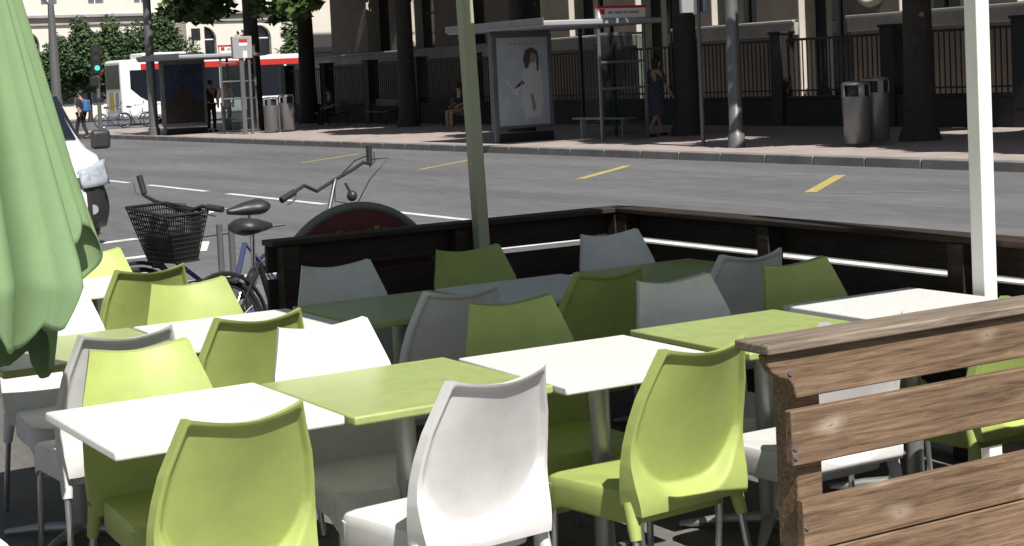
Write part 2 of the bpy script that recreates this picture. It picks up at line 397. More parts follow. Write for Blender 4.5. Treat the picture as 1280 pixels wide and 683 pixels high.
# ------------------------------------------------------------------ chair
def sstep(a, b_, x):
    t = max(0, min(1, (x - a) / (b_ - a))); return t * t * (3 - 2 * t)
def lerp_tab(tab, v):
    for (a, x), (b_, y) in zip(tab, tab[1:]):
        if v <= b_: return x + (y - x) * (v - a) / (b_ - a)
    return tab[-1][1]
WT = [(0, .222), (.15, .232), (.3, .237), (.42, .236), (.55, .229), (.7, .215), (.85, .190), (1, .166)]
def back_x(u, v):
    return -.185 - .055 * v - .085 * v * v - .034 * (1 - u * u) * math.sin(PI / 2 * v)
def back_z(u, v):
    return .375 + .505 * v - .027 * (1 - abs(u) ** 1.7) * v ** 4
def back_front(u, v):
    u = 2 * u - 1
    return Vector((back_x(u, v), u * lerp_tab(WT, v), back_z(u, v)))
def back_thick(u, v):
    arc = .09 + .50 * abs(u) ** 3.4
    side = .90
    inside = sstep(arc - .05, arc + .05, v) * (1 - sstep(side - .055, side + .025, abs(u))) * (1 - sstep(.952, .972, v))
    outer = .030 + .060 * (1 - sstep(.0, .5, v)) ** 1.5
    bulge = .012 * (1 - abs(u) ** 2.5)
    panel = .008 + bulge
    return outer * (1 - inside) + panel * inside
def make_seat():
    b = MB(); N = 56; rings = []
    spec = [(.965, .0, .385), (.99, -.055, .335), (1., -.035, .345), (1.0, -.01, .395), (.992, 0, .418), (.965, 0, .428), (.9, 0, .429), (.6, 0, .420), (.25, 0, .417)]
    for s_, dz, z in spec:
        r = []
        for k in range(N):
            a = 2 * PI * k / N; ca, sa = math.cos(a), math.sin(a)
            ex = 2 / 7.
            px = math.copysign(abs(ca) ** ex, ca); py = math.copysign(abs(sa) ** ex, sa)
            xx = .005 + .222 * px * s_; yy = (.213 + .012 * px) * py * s_
            f = sstep(.12, .22, xx)
            zz = z + dz * f - (.010 * sstep(.08, .22, xx) if z > .41 else 0)
            r.append((xx, yy, zz))
        rings.append(r)
    vs = [v for r in rings for v in r]; fs = []
    for i in range(len(rings) - 1):
        for k in range(N): fs.append((i * N + k, i * N + (k + 1) % N, (i + 1) * N + (k + 1) % N, (i + 1) * N + k))
    fs.append(tuple(range(N))); fs.append(tuple((len(rings) - 1) * N + k for k in range(N)))
    b.add(vs, fs)
    return b
def make_back():
    b = MB(); nu, nv = 65, 85
    front = [[back_front(i / (nu - 1), j / (nv - 1)) for i in range(nu)] for j in range(nv)]
    rear = []
    for j in range(nv):
        row = []
        for i in range(nu):
            u = 2 * i / (nu - 1) - 1; v = j / (nv - 1)
            p = front[j][i]
            e = 1 - .035 * sstep(.9, 1, abs(u))
            row.append(Vector((p.x - back_thick(u, v), p.y * e, p.z + .10 * back_thick(u, v) * v)))
        rear.append(row)
    vs = [v for r in front for v in r] + [v for r in rear for v in r]; n0 = nu * nv; fs = []
    for j in range(nv - 1):
        for i in range(nu - 1):
            a = j * nu + i
            fs.append((a, a + 1, a + nu + 1, a + nu)); fs.append((n0 + a, n0 + a + nu, n0 + a + nu + 1, n0 + a + 1))
    for i in range(nu - 1):
        fs.append((i, n0 + i, n0 + i + 1, i + 1)); t = (nv - 1) * nu + i
        fs.append((t, t + 1, n0 + t + 1, n0 + t))
    for j in range(nv - 1):
        a = j * nu; c = a + nu - 1
        fs.append((a, a + nu, n0 + a + nu, n0 + a)); fs.append((c, n0 + c, n0 + c + nu, c + nu))
    b.add(vs, fs)
    return b
def make_chair(col, label):
    t = thing('chair', label, 'chair')
    m = M[col]
    make_seat().build('seat', m, t, smooth=50)
    make_back().build('backrest', m, t, smooth=48)
    for sx in (1, -1):
        for sy in (1, -1):
            if sx < 0:
                top = (-.215, sy * .208, .41); mid = (-.245, sy * .216, .30); bot = (-.30, sy * .228, 0.004)
            else:
                top = (.175, sy * .195, .40); mid = (.180, sy * .198, .33); bot = (.20, sy * .207, 0.004)
            b = MB(); b.tube([top, mid], [.026, .0185], 12); b.build('leg_socket', m, t, smooth=50)
            b = MB(); b.tube([tuple(mid[i] * 1.0 + (top[i] - mid[i]) * .3 for i in range(3)), bot], .0115, 10); b.build('leg', M['alu'], t, smooth=50)
    return t
PROTO = {}
def chair(col, X, Y, face, label, yaw=0):
    """X is where the top of the backrest stands, face +1 towards +X, -1 towards -X"""
    if col not in PROTO:
        o = PROTO[col] = make_chair(col, label)
    else:
        o = dup(PROTO[col])
    o['label'] = label; o['group'] = 'lime and white plastic cafe chairs'
    rz = (0 if face > 0 else PI) + math.radians(yaw)
    o.location = (X + face * .325, Y, .004); o.rotation_euler = (0, 0, rz)
    return o

# row along the front of the terrace, backs to the viewer
chair('lime', -4.02, 1.51, -1, 'lime chair nearest the viewer, its back turned, at the front left white table', 2)
chair('white', -4.0, 2.23, -1, 'white chair in the foreground with its back turned, between the two front lime chairs', 6)
chair('lime', -3.98, 2.94, -1, 'lime chair in the foreground with its back turned, beside the wooden fence end post', 5)
chair('white', -4.0, 3.62, -1, 'white chair behind the near wooden fence, seen between its boards', 0)
chair('lime', -3.98, 4.40, -1, 'lime chair behind the near wooden fence beside the white steel post', 0)
# across the tables of the front row, facing the viewer
chair('white', -5.27, .88, 1, 'white chair whose seat corner just shows at the lower left edge', 0)
chair('lime', -5.28, 1.66, 1, 'sunlit lime chair facing the viewer across the front left white table', 0)
chair('white', -5.24, 2.30, 1, 'brilliant white sunlit chair facing the viewer across the front lime table', 0)
chair('lime', -5.24, 3.03, 1, 'shaded lime chair facing the viewer behind the middle white table', -4)
chair('white', -5.26, 3.80, 1, 'shaded grey looking white chair facing the viewer behind the right lime table', -2)
chair('lime', -5.30, 4.46, 1, 'shaded lime chair facing the viewer, nearest the right arm of the dark back fence', 0)
# second row, backs to the viewer
chair('white', -5.66, 1.73, -1, 'white chair with grey back turned directly behind the sunlit lime chair', 0)
chair('lime', -5.68, 2.23, -1, 'lime chair with dark rimmed back turned, just left of the brilliant white chair', 0)
chair('white', -5.70, 3.09, -1, 'shaded white chair with its back turned, left of the shaded lime chair', 0)
chair('lime', -5.72, 3.80, -1, 'dark shaded lime chair with its back turned in the middle of the terrace', 0)
chair('white', -5.72, 4.55, -1, 'shaded white chair with its back turned, near the right arm of the dark back fence', 0)
# second row, facing the viewer
chair('white', -6.95, 1.80, 1, 'white sunlit chair half hidden behind the folded sage parasol', 0)
chair('lime', -6.86, 2.39, 1, 'sunlit lime chair facing the viewer in front of the bicycles', 0)
chair('white', -6.92, 3.10, 1, 'shaded white chair facing the viewer at the left end of the dark back fence', -3)
chair('lime', -6.97, 3.82, 1, 'shaded lime chair facing the viewer at the foot of the olive grey mast', -3)
chair('white', -6.98, 4.65, 1, 'shaded white chair facing the viewer at the corner of the dark back fence', -3)
# third row
chair('lime', -7.58, 2.45, -1, 'lime chair with dark rimmed back turned, below the bicycle basket', 0)
chair('lime', -8.62, 2.47, 1, 'farthest lime chair, facing the viewer beside the parasol tip', 0)

# ------------------------------------------------------------------ tables
def make_table(col, label):
    t = thing('table', label, 'table')
    b = MB(); b.box(-.355, .355, -.342, .342, .712, .74); b.build('tabletop', M['top_' + col], t, bevel=.007, seg=3)
    b = MB(); b.lathe((0, 0, 0), [(.035, .03), (.035, .70)], 20); b.build('column', M['column'], t, smooth=50)
    b = MB(); b.box(-.13, .13, -.02, .02, .70, .71); b.box(-.02, .02, -.13, .13, .695, .711); b.build('bracket', M['base'], t)
    b = MB()
    for k in range(4):
        a = PI / 4 + k * PI / 2
        b.tube([(.02 * math.cos(a), .02 * math.sin(a), .045), (.2 * math.cos(a), .2 * math.sin(a), .032), (.33 * math.cos(a), .33 * math.sin(a), .014)], [.026, .02, .013], 8)
    b.build('base', M['column'], t, smooth=60)
    return t
PT = {}
def table(col, X, Y, label, yaw=0):
    if col not in PT: o = PT[col] = make_table(col, label)
    else: o = dup(PT[col])
    o['label'] = label; o['group'] = 'square cafe tables'
    o.location = (X, Y, .004); o.rotation_euler = (0, 0, math.radians(yaw)); return o
table('white', -4.735, 1.632, 'white square table at the front left, empty, between two lime chairs')
table('lime', -4.695, 2.322, 'lime square table in the foreground in front of the brilliant white chair', .6)
table('white', -4.63, 3.02, 'white square table in the middle of the front row, its left edge in shade', -.8)
table('lime', -4.70, 3.785, 'lime square table in the front row just left of the wooden fence cap')
table('white', -4.745, 4.555, 'white square table at the right end of the front row by the white steel post')
table('lime', -6.30, 1.71, 'lime square table below the tip of the folded sage parasol')
table('white', -6.30, 2.41, 'white square table in the second row partly in sun, by the sunlit lime chair')
table('lime', -6.33, 3.13, 'dark shaded lime square table in front of the shaded white chair at the back fence')
table('white', -6.34, 3.84, 'shaded white square table in the second row below the olive grey mast')
table('lime', -6.34, 4.60, 'shaded lime square table in the far corner of the terrace')
table('white', -8.24, 2.42, 'white square table farthest left, beside the parasol tip')

# ------------------------------------------------------------------ fences (local x along the boards)
def fence(name, label, org, rz, length, posts, side, m, ends=None, flare=False):
    """side: +1 boards on local +y of the posts; ends: start offsets of the boards"""
    t = thing(name, label, 'fence', org, rz, None)
    ends = ends or [0, 0, 0, 0, 0]
    y0, y1 = (0.0, .03) if side > 0 else (-.03, 0.0)
    rows = [(.79, .922), (.603, .757), (.362, .503), (.205, .357), (.05, .2)]
    for i, (z0, z1) in enumerate(rows):
        b = MB(); x0 = ends[i]
        if i == 0 and flare:
            poly = [(x0, z1), (x0 + .005, z1 - .022), (x0 + .022, z1 - .05), (x0 + .05, z1 - .068), (x0 + .078, z1 - .076), (x0 + .096, z1 - .094), (x0 + .105, z0), (length, z0), (length, z1)]
            b.prism(poly, 'y', y0, y1)
        else:
            b.box(x0, length, y0, y1, z0, z1)
        b.build('board', m, t, bevel=.004)
    yy = y0 - .045 if side > 0 else y1 + .045
    for p in posts:
        b = MB(); pw = .045
        py = (y0 - .001 - .09, y0 - .001) if side > 0 else (y1 + .001, y1 + .091)
        b.box(p - pw, p + pw, py[0], py[1], 0, .921); b.build('post', m, t, bevel=.005)
    b = MB(); b.box(ends[0] - .005, length, (y0 - .095) if side > 0 else (y0 - .022), (y1 + .022) if side > 0 else (y1 + .095), .924, .953); b.build('cap_rail', M['wood_cap'] if flare else m, t, bevel=.006)
    if flare:
        for (bx, bz) in ((.16, .865), (.17, .655), (.17, .63), (.2, .43)):
            b = MB(); yb = y1 if side > 0 else y0
            pts = [(bx, yb - .002 * side, bz), (bx, yb + .005 * side, bz)]
            b.tube(pts, .008, 10); b.build('bolt', M['bolt'], t)
    return t
# near fence: local x -> world +Y, boards face +X  (local -y -> world +X when rotated by +90)
fence('wooden_fence', 'sunlit brown wooden fence in the right foreground with curved board end', (-3.52, 2.74, 0), PI / 2, 2.4,
      [.245, 1.3, 2.3], -1, M['wood'], ends=[.075, .16, .19, .19, .19], flare=True)
# back fence arm parallel to the table rows (boards on the outer, street side)
fence('wooden_fence', 'dark shaded wooden fence arm behind the tables, below the round topped red sign', (-7.57, 3.04, 0), PI / 2, 2.11,
      [.09, 1.05, 2.04], 1, M['wood_shade'])
fence('wooden_fence', 'dark wooden fence arm along the road, its top sunlit near the white steel post', (-7.53, 5.13, 0), 0, 4.05,
      [.1, 1.3, 2.55, 3.8], 1, M['wood_shade'])

# ------------------------------------------------------------------ posts and parasols
t = thing('steel_post', 'white square steel post at the right, standing behind the near wooden fence', 'post', (-4.765, 4.985, .004))
b = MB(); b.box(-.034, .034, -.036, .036, .01, 3.0); b.build('shaft', M['postwhite'], t, bevel=.004)
b = MB(); b.box(-.042, .042, -.044, .044, .12, .15); b.build('collar', M['postwhite'], t, bevel=.003)
b = MB(); b.box(-.12, .12, -.12, .12, 0, .012); b.build('base_plate', M['postwhite'], t, bevel=.003)
b = MB(); b.box(-.04, .04, -.042, .042, 3.0, 3.03); b.build('end_cap', M['blackplastic'], t, bevel=.004)

t = thing('cantilever_parasol', 'open parasol on a leaning olive grey mast rising behind the shaded lime chair', 'parasol', (-7.42, 4.185, .004))
b = MB(); lean = -.027
b.prism([(-.033, -.033), (.033, -.033), (.033, .033), (-.033, .033)], 'z', .02, 2.9)
b.v = [(x, y + lean * z, z) for x, y, z in b.v]
b.build('mast', M['mast'], t, bevel=.006)
b = MB(); b.box(-.09, .09, -.2, .2, 0, .02); b.build('base_plate', M['mast'], t, bevel=.004)
my = lean * 2.85
b = MB(); b.tube([(0, my, 2.86), (1.0, my - .1, 3.05), (2.0, -.49, 2.98)], .035, 8); b.build('arm', M['mast'], t, smooth=60)
CX, CY = 2.0, -.49
cz = 2.38; hx, hy = 1.65, 1.14
b = MB(); apex = (CX, CY, cz + .5)
def can(i, j, dz=0):
    u = 2 * i - 1; v = 2 * j - 1; e = max(abs(u), abs(v))
    return (CX + u * hx, CY + v * hy, cz + .5 * (1 - e) - .03 * math.sin(PI * e) + dz)
b.grid(lambda i, j: can(i, j), 17, 17)
cv = b.build('canopy', M['canopy'], t, smooth=60)
so = cv.modifiers.new('thick', 'SOLIDIFY'); so.thickness = .004
for k in range(8):
    a = k * PI / 4; s_ = 1 / max(abs(math.cos(a)), abs(math.sin(a)))
    b = MB(); b.tube([(CX, CY, cz + .46), (CX + hx * .98 * s_ * math.cos(a), CY + hy * .98 * s_ * math.sin(a), cz - .015)], .012, 6); b.build('rib', M['mast'], t)
b = MB(); b.tube([(CX, CY, cz + .3), (CX, CY, cz + .61)], .04, 10); b.build('hub', M['mast'], t)

# folded parasol at the left
t = thing('folded_parasol', 'folded sage green parasol hanging down at the left edge', 'parasol', (-5.49, 1.165, .004))
b = MB(); b.tube([(0, 0, .03), (0, 0, 2.75)], .024, 12); b.build('pole', M['postwhite'], t, smooth=60)
b = MB(); b.lathe((0, 0, 0), [(.26, 0), (.26, .04), (.24, .06), (.05, .075), (.04, .25)], 24); b.build('base', M['base'], t, smooth=40)
NF = 8
thR = math.atan2(.86, .509)      # direction towards the picture's right
thC = math.atan2(-.506, .861)    # towards the viewer
TH0 = thC + 1.22
def adiff(a, b_): return math.atan2(math.sin(a - b_), math.cos(a - b_))
HEM = [(0, .96), (10, .98), (20, 1.05), (34, .94), (46, .92), (58, .99), (64, 1.17), (71, 1.27), (80, 1.33), (92, 1.32), (105, 1.29), (118, 1.24), (127, 1.13), (138, 1.0), (147, .80), (158, .74), (170, .82), (185, .78), (205, .92), (230, .86), (255, .98), (280, .88), (310, 1.0), (335, .94), (360, 1.02)]
def hem(th):
    a = math.degrees((th - thC) % (2 * PI))
    tri = abs((a / 13.0) % 1 - .5) * 2; tri2 = abs((a / 31.0 + .3) % 1 - .5) * 2
    return lerp_tab(HEM, a) + .035 * (tri - .5) + .05 * (tri2 - .5)
def fold(u, v):
    th = 2 * PI * u
    zt = 2.66
    z = zt + (hem(th) - zt) * v
    base = .072 + .190 * (zt - max(z, 1.12))
    if z < 1.12: base *= 1 - .62 * (1.12 - z)
    d = adiff(th, TH0)
    ph = NF * d + .25 * math.sin(3 * th) + .35 * math.sin(1.7 * v + 2 * th) * v
    pl = 2 * abs(math.cos(ph / 2)) ** .6 - 1.3
    amp = .19 + .12 * v
    ph2 = 3 * NF * d + 2.0 * v + 1.1 * math.sin(2 * th)
    pl2 = 2 * abs(math.cos(ph2 / 2)) - 1
    r = base * (1 + amp * pl + .045 * pl2 * (.4 + v) + .02 * math.sin(23 * th + 3 * v))
    sw = .10 * v * math.sin(th * 2 + .6)
    return Vector((r * math.cos(th + sw), r * math.sin(th + sw), z + .015 * math.sin(9 * th) * v))
b = MB(); b.grid(lambda u, v: fold(u, v), 360, 90, True)
cv = b.build('folded_canopy', M['canopy'], t, smooth=70)
so = cv.modifiers.new('thick', 'SOLIDIFY'); so.thickness = .005; so.offset = -1
b = MB(); b.lathe((0, 0, 0), [(.03, 2.6), (.05, 2.68), (.02, 2.74)], 16); b.build('crown_cap', M['canopy'], t, smooth=60)

# ------------------------------------------------------------------ bicycles
def wheel(parent, c, R=.33):
    b = MB(); b.torus(c, R - .018, .018, 'y', 32, 8); w_ = b.build('wheel', M['rubber'], parent, smooth=70)
    b = MB(); b.torus(c, R - .042, .010, 'y', 32, 6); b.build('rim', M['chrome'], w_, smooth=70)
    b = MB()
    for k in range(14):
        a = 2 * PI * k / 14 + .1; s_ = 1 if k % 2 else -1
        b.tube([(c[0], c[1] + .025 * s_, c[2]), (c[0] + (R - .05) * math.cos(a), c[1], c[2] + (R - .05) * math.sin(a))], .0022, 4, False)
    b.tube([(c[0], c[1] - .04, c[2]), (c[0], c[1] + .04, c[2])], .022, 8)
    b.build('spokes', M['chrome'], w_)
def saddle(parent, c):
    b = MB()
    def f(u, v):
        x = -.14 + .28 * v; th = 2 * PI * u
        wv = lerp_tab([(0, .05), (.15, .10), (.35, .10), (.6, .055), (.9, .032), (1, .015)], v)
        hv = lerp_tab([(0, .03), (.2, .058), (.6, .045), (1, .018)], v)
        zz = hv * math.sin(th); zz = zz if zz > 0 else zz * .8
        return (c[0] + x, c[1] + wv * math.cos(th), c[2] + zz + .015 * (1 - v))
    b.grid(f, 18, 14, True)
    n = len(b.v); b.f.append(tuple(range(17, -1, -1))); b.f.append(tuple(n - 18 + k for k in range(18))); b.m += [0, 0]
    s_ = b.build('saddle', M['blackplastic'], parent, smooth=60)
    b = MB(); b.tube([(c[0] - .02, c[1], c[2] - .22), (c[0] - .01, c[1], c[2] - .02)], .013, 8); b.build('seat_post', M['chrome'], parent, smooth=60)
def bicycle(name, label, loc, rz, frame_m, bar_pts, basket=False, tilt=0, group=None, sh=.93, bar_clamp=None):
    t = thing(name, label, 'bicycle', loc, rz, group)
    t.rotation_euler = (tilt, 0, rz)
    wheel(t, (-.53, 0, .33)); wheel(t, (.53, 0, .33))
    b = MB()
    hd0, hd1 = (.40, 0, .64), (.36, 0, .86); bb = (-.08, 0, .28); st = (-.22, 0, sh - .2)
    b.tube([hd0, hd1], .02, 8); b.tube([(.38, 0, .68), (.2, 0, .45), bb], .021, 8); b.tube([(.375, 0, .76), (.1, 0, .53), (-.16, 0, .5)], .015, 8)
    b.tube([bb, st], .017, 8)
    for s_ in (-1, 1):
        b.tube([bb, (-.53, .05 * s_, .33)], .011, 6); b.tube([st, (-.53, .05 * s_, .33)], .009, 6)
        b.tube([(.41, .03 * s_, .63), (.46, .05 * s_, .5), (.53, .05 * s_, .33)], .012, 6)
    b.build('frame', frame_m, t, smooth=60)
    for cx in (-.53, .53):
        b = MB(); b.torus((cx, 0, .33), .355, .012, 'y', 16, 6, .2, 2.9); b.build('mudguard', M['blackplastic'], t, smooth=60)
    b = MB(); b.torus((-.08, .06, .28), .085, .008, 'y', 20, 6); b.tube([(-.08, -.09, .28), (-.08, .09, .28)], .012, 6)
    b.tube([(-.08, .09, .28), (.06, .09, .18)], .009, 6); b.tube([(-.08, -.09, .28), (-.22, -.09, .38)], .009, 6)
    b.obox((.06, .13, .18), (.08, .09, .02)); b.obox((-.22, -.13, .38), (.08, .09, .02)); b.build('crankset', M['blackplastic'], t)
    b = MB(); b.tube([(-.40, .05, .66), (-.72, .05, .66)], .006, 5); b.tube([(-.40, -.05, .66), (-.72, -.05, .66)], .006, 5)
    for q in range(4): b.tube([(-.42 - .09 * q, -.06, .66), (-.42 - .09 * q, .06, .66)], .005, 5)
    b.tube([(-.6, .06, .66), (-.53, .06, .34)], .005, 5); b.tube([(-.6, -.06, .66), (-.53, -.06, .34)], .005, 5)
    b.build('luggage_rack', M['black'], t)
    saddle(t, (-.25, 0, sh))
    cl = bar_clamp or (.33, 0, 1.0)
    b = MB(); b.tube([hd1, cl], .014, 8); b.build('stem', M['chrome'], t, smooth=60)
    b = MB(); b.tube(bar_pts, .0115, 8); hb = b.build('handlebar', M['black'] if basket else M['blackplastic'], t, smooth=60)
    for e in (0, -1):
        p = Vector(bar_pts[e]); q = Vector(bar_pts[1 if e == 0 else -2]); d = (p - q).normalized()
        b = MB(); b.tube([p - d * .06, p + d * .055], .019, 10); b.build('grip', M['rubber'], hb, smooth=60)
        b = MB(); b.tube([p - d * .07 + Vector((.0, 0, -.005)), p - d * .02 + Vector((.05, 0, -.03)), p + d * .05 + Vector((.045, 0, -.035))], .0055, 6); b.build('brake_lever', M['chrome'], hb)
    return t
BAR1 = [(.16, -.29, 1.03), (.24, -.24, 1.035), (.33, -.12, 1.0), (.34, 0, .99), (.33, .12, 1.0), (.24, .24, 1.035), (.16, .29, 1.03)]
# bike 1: heading (-.6 right, -.8 depth) -> world
def wdir(r_, d_): return Vector((.509 * r_ - .861 * d_, .86 * r_ + .506 * d_, 0)).normalized()
h1 = wdir(-.62, -.5); rz1 = math.atan2(h1.y, h1.x)
sad1 = Vector((-9.72, 3.79, 0)); org1 = sad1 + h1 * .25
R1 = Matrix.Rotation(-rz1, 3, 'Z')
def loc1(p): return tuple(R1 @ (Vector(p) - Vector((org1.x, org1.y, .004))))
gL, gR, gS = Vector((-9.835, 3.164, 1.13)), Vector((-9.25, 3.41, 1.0)), Vector((-9.57, 3.33, 1.0))
fB = Vector((.40, -.92, 0)); aB = Vector((.92, .40, 0))
BAR1 = [gL + Vector((0, 0, .01)), gL + Vector((.02, .01, -.06)), gL.lerp(gS, .45) + fB * .05 + Vector((0, 0, -.03)), gS + fB * .06, gS.lerp(gR, .5) + fB * .06 + Vector((0, 0, -.01)), gR - aB * .10 + fB * .01 + Vector((0, 0, .012)), gR]
b1 = bicycle('bicycle', 'black bicycle with a dark wire front basket, parked left of the other bicycle', (org1.x, org1.y, .004), rz1, M['bluebike'], [loc1(p) for p in BAR1], True, group='bicycles parked by the terrace', tilt=0, bar_clamp=loc1(gS + fB * .05 + Vector((0, 0, -.02))))
cB = Vector((-9.41, 3.19, 0))
def bk(a, f_, z): return loc1(cB + aB * a + fB * f_ + Vector((0, 0, z)))
b = MB(); ZB0, ZB1 = .70, 1.03
def bw(f_):
    hw = .115 + .062 * f_; dx = .085 + .045 * f_; o = .05 * f_
    return [(-hw, -dx), (hw, -dx), (hw, dx + o), (-hw, dx + o)]
NR = 10
for q in range(NR + 1):
    f_ = q / NR; o_ = bw(f_); z = ZB0 + (ZB1 - ZB0) * f_
    pts = [bk(x, y, z - .05 * f_ * (x > 0)) for x, y in o_]; pts.append(pts[0])
    for a, c in zip(pts, pts[1:]): b.tube([a, c], .0045 if q < NR else .010, 5)
lo_, hi_ = bw(0), bw(1)
for a in range(4):
    A0, A1 = lo_[a], lo_[(a + 1) % 4]; B0, B1 = hi_[a], hi_[(a + 1) % 4]
    for q in range(17):
        f_ = q / 17
        xt = B0[0] + (B1[0] - B0[0]) * f_
        b.tube([bk(A0[0] + (A1[0] - A0[0]) * f_, A0[1] + (A1[1] - A0[1]) * f_, ZB0), bk(xt, B0[1] + (B1[1] - B0[1]) * f_, ZB1 - .05 * (xt > 0))], .0045, 4)
for q in range(11):
    x = -.13 + .26 * q / 10; b.tube([bk(x, -.09, ZB0), bk(x, .09, ZB0)], .0045, 4)
b.build('basket', M['black'], b1)
b = MB(); hw = .115
vs = [bk(x, y, z) for z, k_ in ((ZB0 + .01, 1.), (ZB0 + .16, 1.22)) for x, y in ((-hw * k_, -.08 * k_), (hw * k_, -.08 * k_), (hw * k_, .085 * k_), (-hw * k_, .085 * k_))]
b.add(vs, [(0, 3, 2, 1), (4, 5, 6, 7), (0, 1, 5, 4), (1, 2, 6, 5), (2, 3, 7, 6), (3, 0, 4, 7)])
b.build('basket_lining', M['blackplastic'], b1, bevel=.02)
h2 = wdir(.42, .60); rz2 = math.atan2(h2.y, h2.x)
sad2 = Vector((-8.74, 3.44, 0)); org2 = sad2 + h2 * .25
R2 = Matrix.Rotation(-rz2, 3, 'Z')
def loc2(p): return tuple(R2 @ (Vector(p) - Vector((org2.x, org2.y, .004))))
pL, pR, pS = Vector((-8.918, 3.73, 1.06)), Vector((-9.226, 4.412, 1.25)), Vector((-9.06, 4.10, 1.125))
mid = [pL, pL.lerp(pS, .35) + Vector((0, 0, .028)), pL.lerp(pS, .6) + Vector((0, 0, -.03)), pS, pS.lerp(pR, .45) + Vector((0, 0, -.015)), pS.lerp(pR, .82) + Vector((0, 0, -.02)), pR + Vector((.0, -.0, -.06)), pR]
bicycle('bicycle', 'black bicycle with wide swept handlebar, mostly hidden behind the dark fence and red sign', (org2.x, org2.y, .004), rz2, M['black'],
        [loc2(p) for p in mid], False, group='bicycles parked by the terrace', sh=.905, bar_clamp=loc2(pS))
b2_ = [o for o in C.objects if o.name.startswith('bicycle')][-1]
b = MB(); c = loc2((-9.05, 4.20, 1.02)); b.ball(c, (.03, .034, .034)); b.tube([c, loc2((-9.05, 4.16, 1.10))], .008, 6); b.build('lamp', M['blackplastic'], b2_, smooth=60)
b = MB()
b.tube([loc2(pS), loc2((-8.99, 4.06, 1.0)), loc2((-9.03, 4.2, .97)), loc2((-9.06, 4.22, .9))], .004, 5)
b.tube([loc2(pR + Vector((0, 0, -.03))), loc2((-9.26, 4.56, 1.22)), loc2((-9.17, 4.38, 1.1)), loc2((-9.05, 4.22, .95))], .004, 5)
b.tube([loc2(pR), loc2((-9.2, 4.3, 1.22)), loc2((-9.12, 4.16, 1.14))], .004, 5)
b.build('brake_cable', M['black'], b2_)

t = thing('bicycle_stand', 'grey steel hoop stand between the bicycles', 'bicycle stand', (-9.47, 3.545, .004), math.atan2(.86, .509))
b = MB(); b.tube([(-.035, 0, 0), (-.035, 0, .88)], .019, 10); b.tube([(.035, 0, 0), (.035, 0, .88)], .019, 10); b.build('post', M['lamp'], t, smooth=60)
b = MB(); b.tube([(-.36, 0, .79), (.36, 0, .86)], .008, 8); b.build('crossbar', M['lamp'], t, smooth=60)

# round topped sign behind the fence
t = thing('round_top_sign', 'round topped dark red sign board with grey rim behind the fence', 'sign', (-7.85, 3.66, .004), 0)
R_ = .46; cz = .592
poly = [(R_ * math.cos(a), cz + R_ * math.sin(a)) for a in [PI * k / 32 for k in range(33)]] + [(-R_, .1), (R_, .1)]
b = MB(); b.prism(poly, 'x', -.02, .02); b.build('panel', M['darkred'], t)
b = MB(); path = [(0, R_, .1)] + [(0, R_ * math.cos(PI * k / 32), cz + R_ * math.sin(PI * k / 32)) for k in range(33)] + [(0, -R_, .1)]
b.tube(path, .025, 10); b.build('rim', M['rim'], t, smooth=60)
b = MB()
for k, (y, z, w_, h_) in enumerate([(-.16, .895, .04, .022), (-.115, .898, .03, .034), (-.075, .898, .025, .022), (-.04, .90, .02, .03), (.06, .905, .035, .025), (.105, .908, .03, .036), (.15, .908, .03, .022)]):
    b.box(.021, .024, y - w_ / 2, y + w_ / 2, z, z + h_)
b.build('lettering', M['ochre'], t)
b = MB()
for s_ in (-1, 1): b.box(-.2, .2, s_ * .3 - .02, s_ * .3 + .02, 0, .1)
b.build('foot', M['rim'], t, bevel=.006)

# ------------------------------------------------------------------ van
t = thing('delivery_van', 'white van with dark bumper parked facing the viewer behind the folded parasol', 'van', (-18.0, 4.62, 0))
secs = [(0, .30, .66, .55, .50, .6), (-.05, .26, .78, .70, .62, .7), (-.16, .24, .93, .80, .70, .85), (-.5, .24, 1.04, .84, .72, 1.0), (-.86, .24, 1.14, .85, .72, 1.05),
        (-1.2, .24, 1.48, .855, .66, 1.08), (-1.6, .24, 1.77, .86, .62, 1.08), (-2.2, .24, 1.84, .86, .64, 1.08), (-4.1, .24, 1.84, .86, .66, 1.08), (-4.25, .3, 1.75, .84, .64, 1.05)]
rings = []
for X, zb, zt, hb, ht, zm in secs:
    half = [(hb * .9, zb), (hb, zb + .08), (hb, zm * .6 + zb * .4), (hb * .99, zm), (ht + (hb - ht) * .45, zm + (zt - zm) * .55), (ht + .02, zt - .06 * (zt - zm) / .7 - .01), (ht - .08, zt), (0, zt + .02)]
    ring = [(X, y, z) for y, z in half] + [(X, -y, z) for y, z in reversed(half[:-1])]
    rings.append(ring)
N = len(rings[0]); b = MB(); fs = []
for i in range(len(rings) - 1):
    for k in range(N): fs.append((i * N + k, i * N + (k + 1) % N, (i + 1) * N + (k + 1) % N, (i + 1) * N + k))
fs.append(tuple(range(N))); fs.append(tuple((len(rings) - 1) * N + k for k in range(N)))
b.add([v for r in rings for v in r], fs)
for q, f_ in enumerate(b.f):
    if len(f_) == 4 and sum(b.v[i][2] for i in f_) / 4 < (.74 if b.v[f_[0]][0] > -.7 else .5): b.m[q] = 1
b.build('body', [M['vanwhite'], M['blackplastic']], t, smooth=38)
b = MB()
b.add([(-.90, -.715, 1.165), (-.90, .715, 1.165), (-1.56, .60, 1.765), (-1.56, -.60, 1.765), (-.80, 0, 1.19), (-1.50, 0, 1.80)], [(0, 4, 5, 3), (4, 1, 2, 5)])
ws = b.build('windscreen', M['darkglass'], t); so = ws.modifiers.new('thick', 'SOLIDIFY'); so.thickness = .05; so.offset = 0
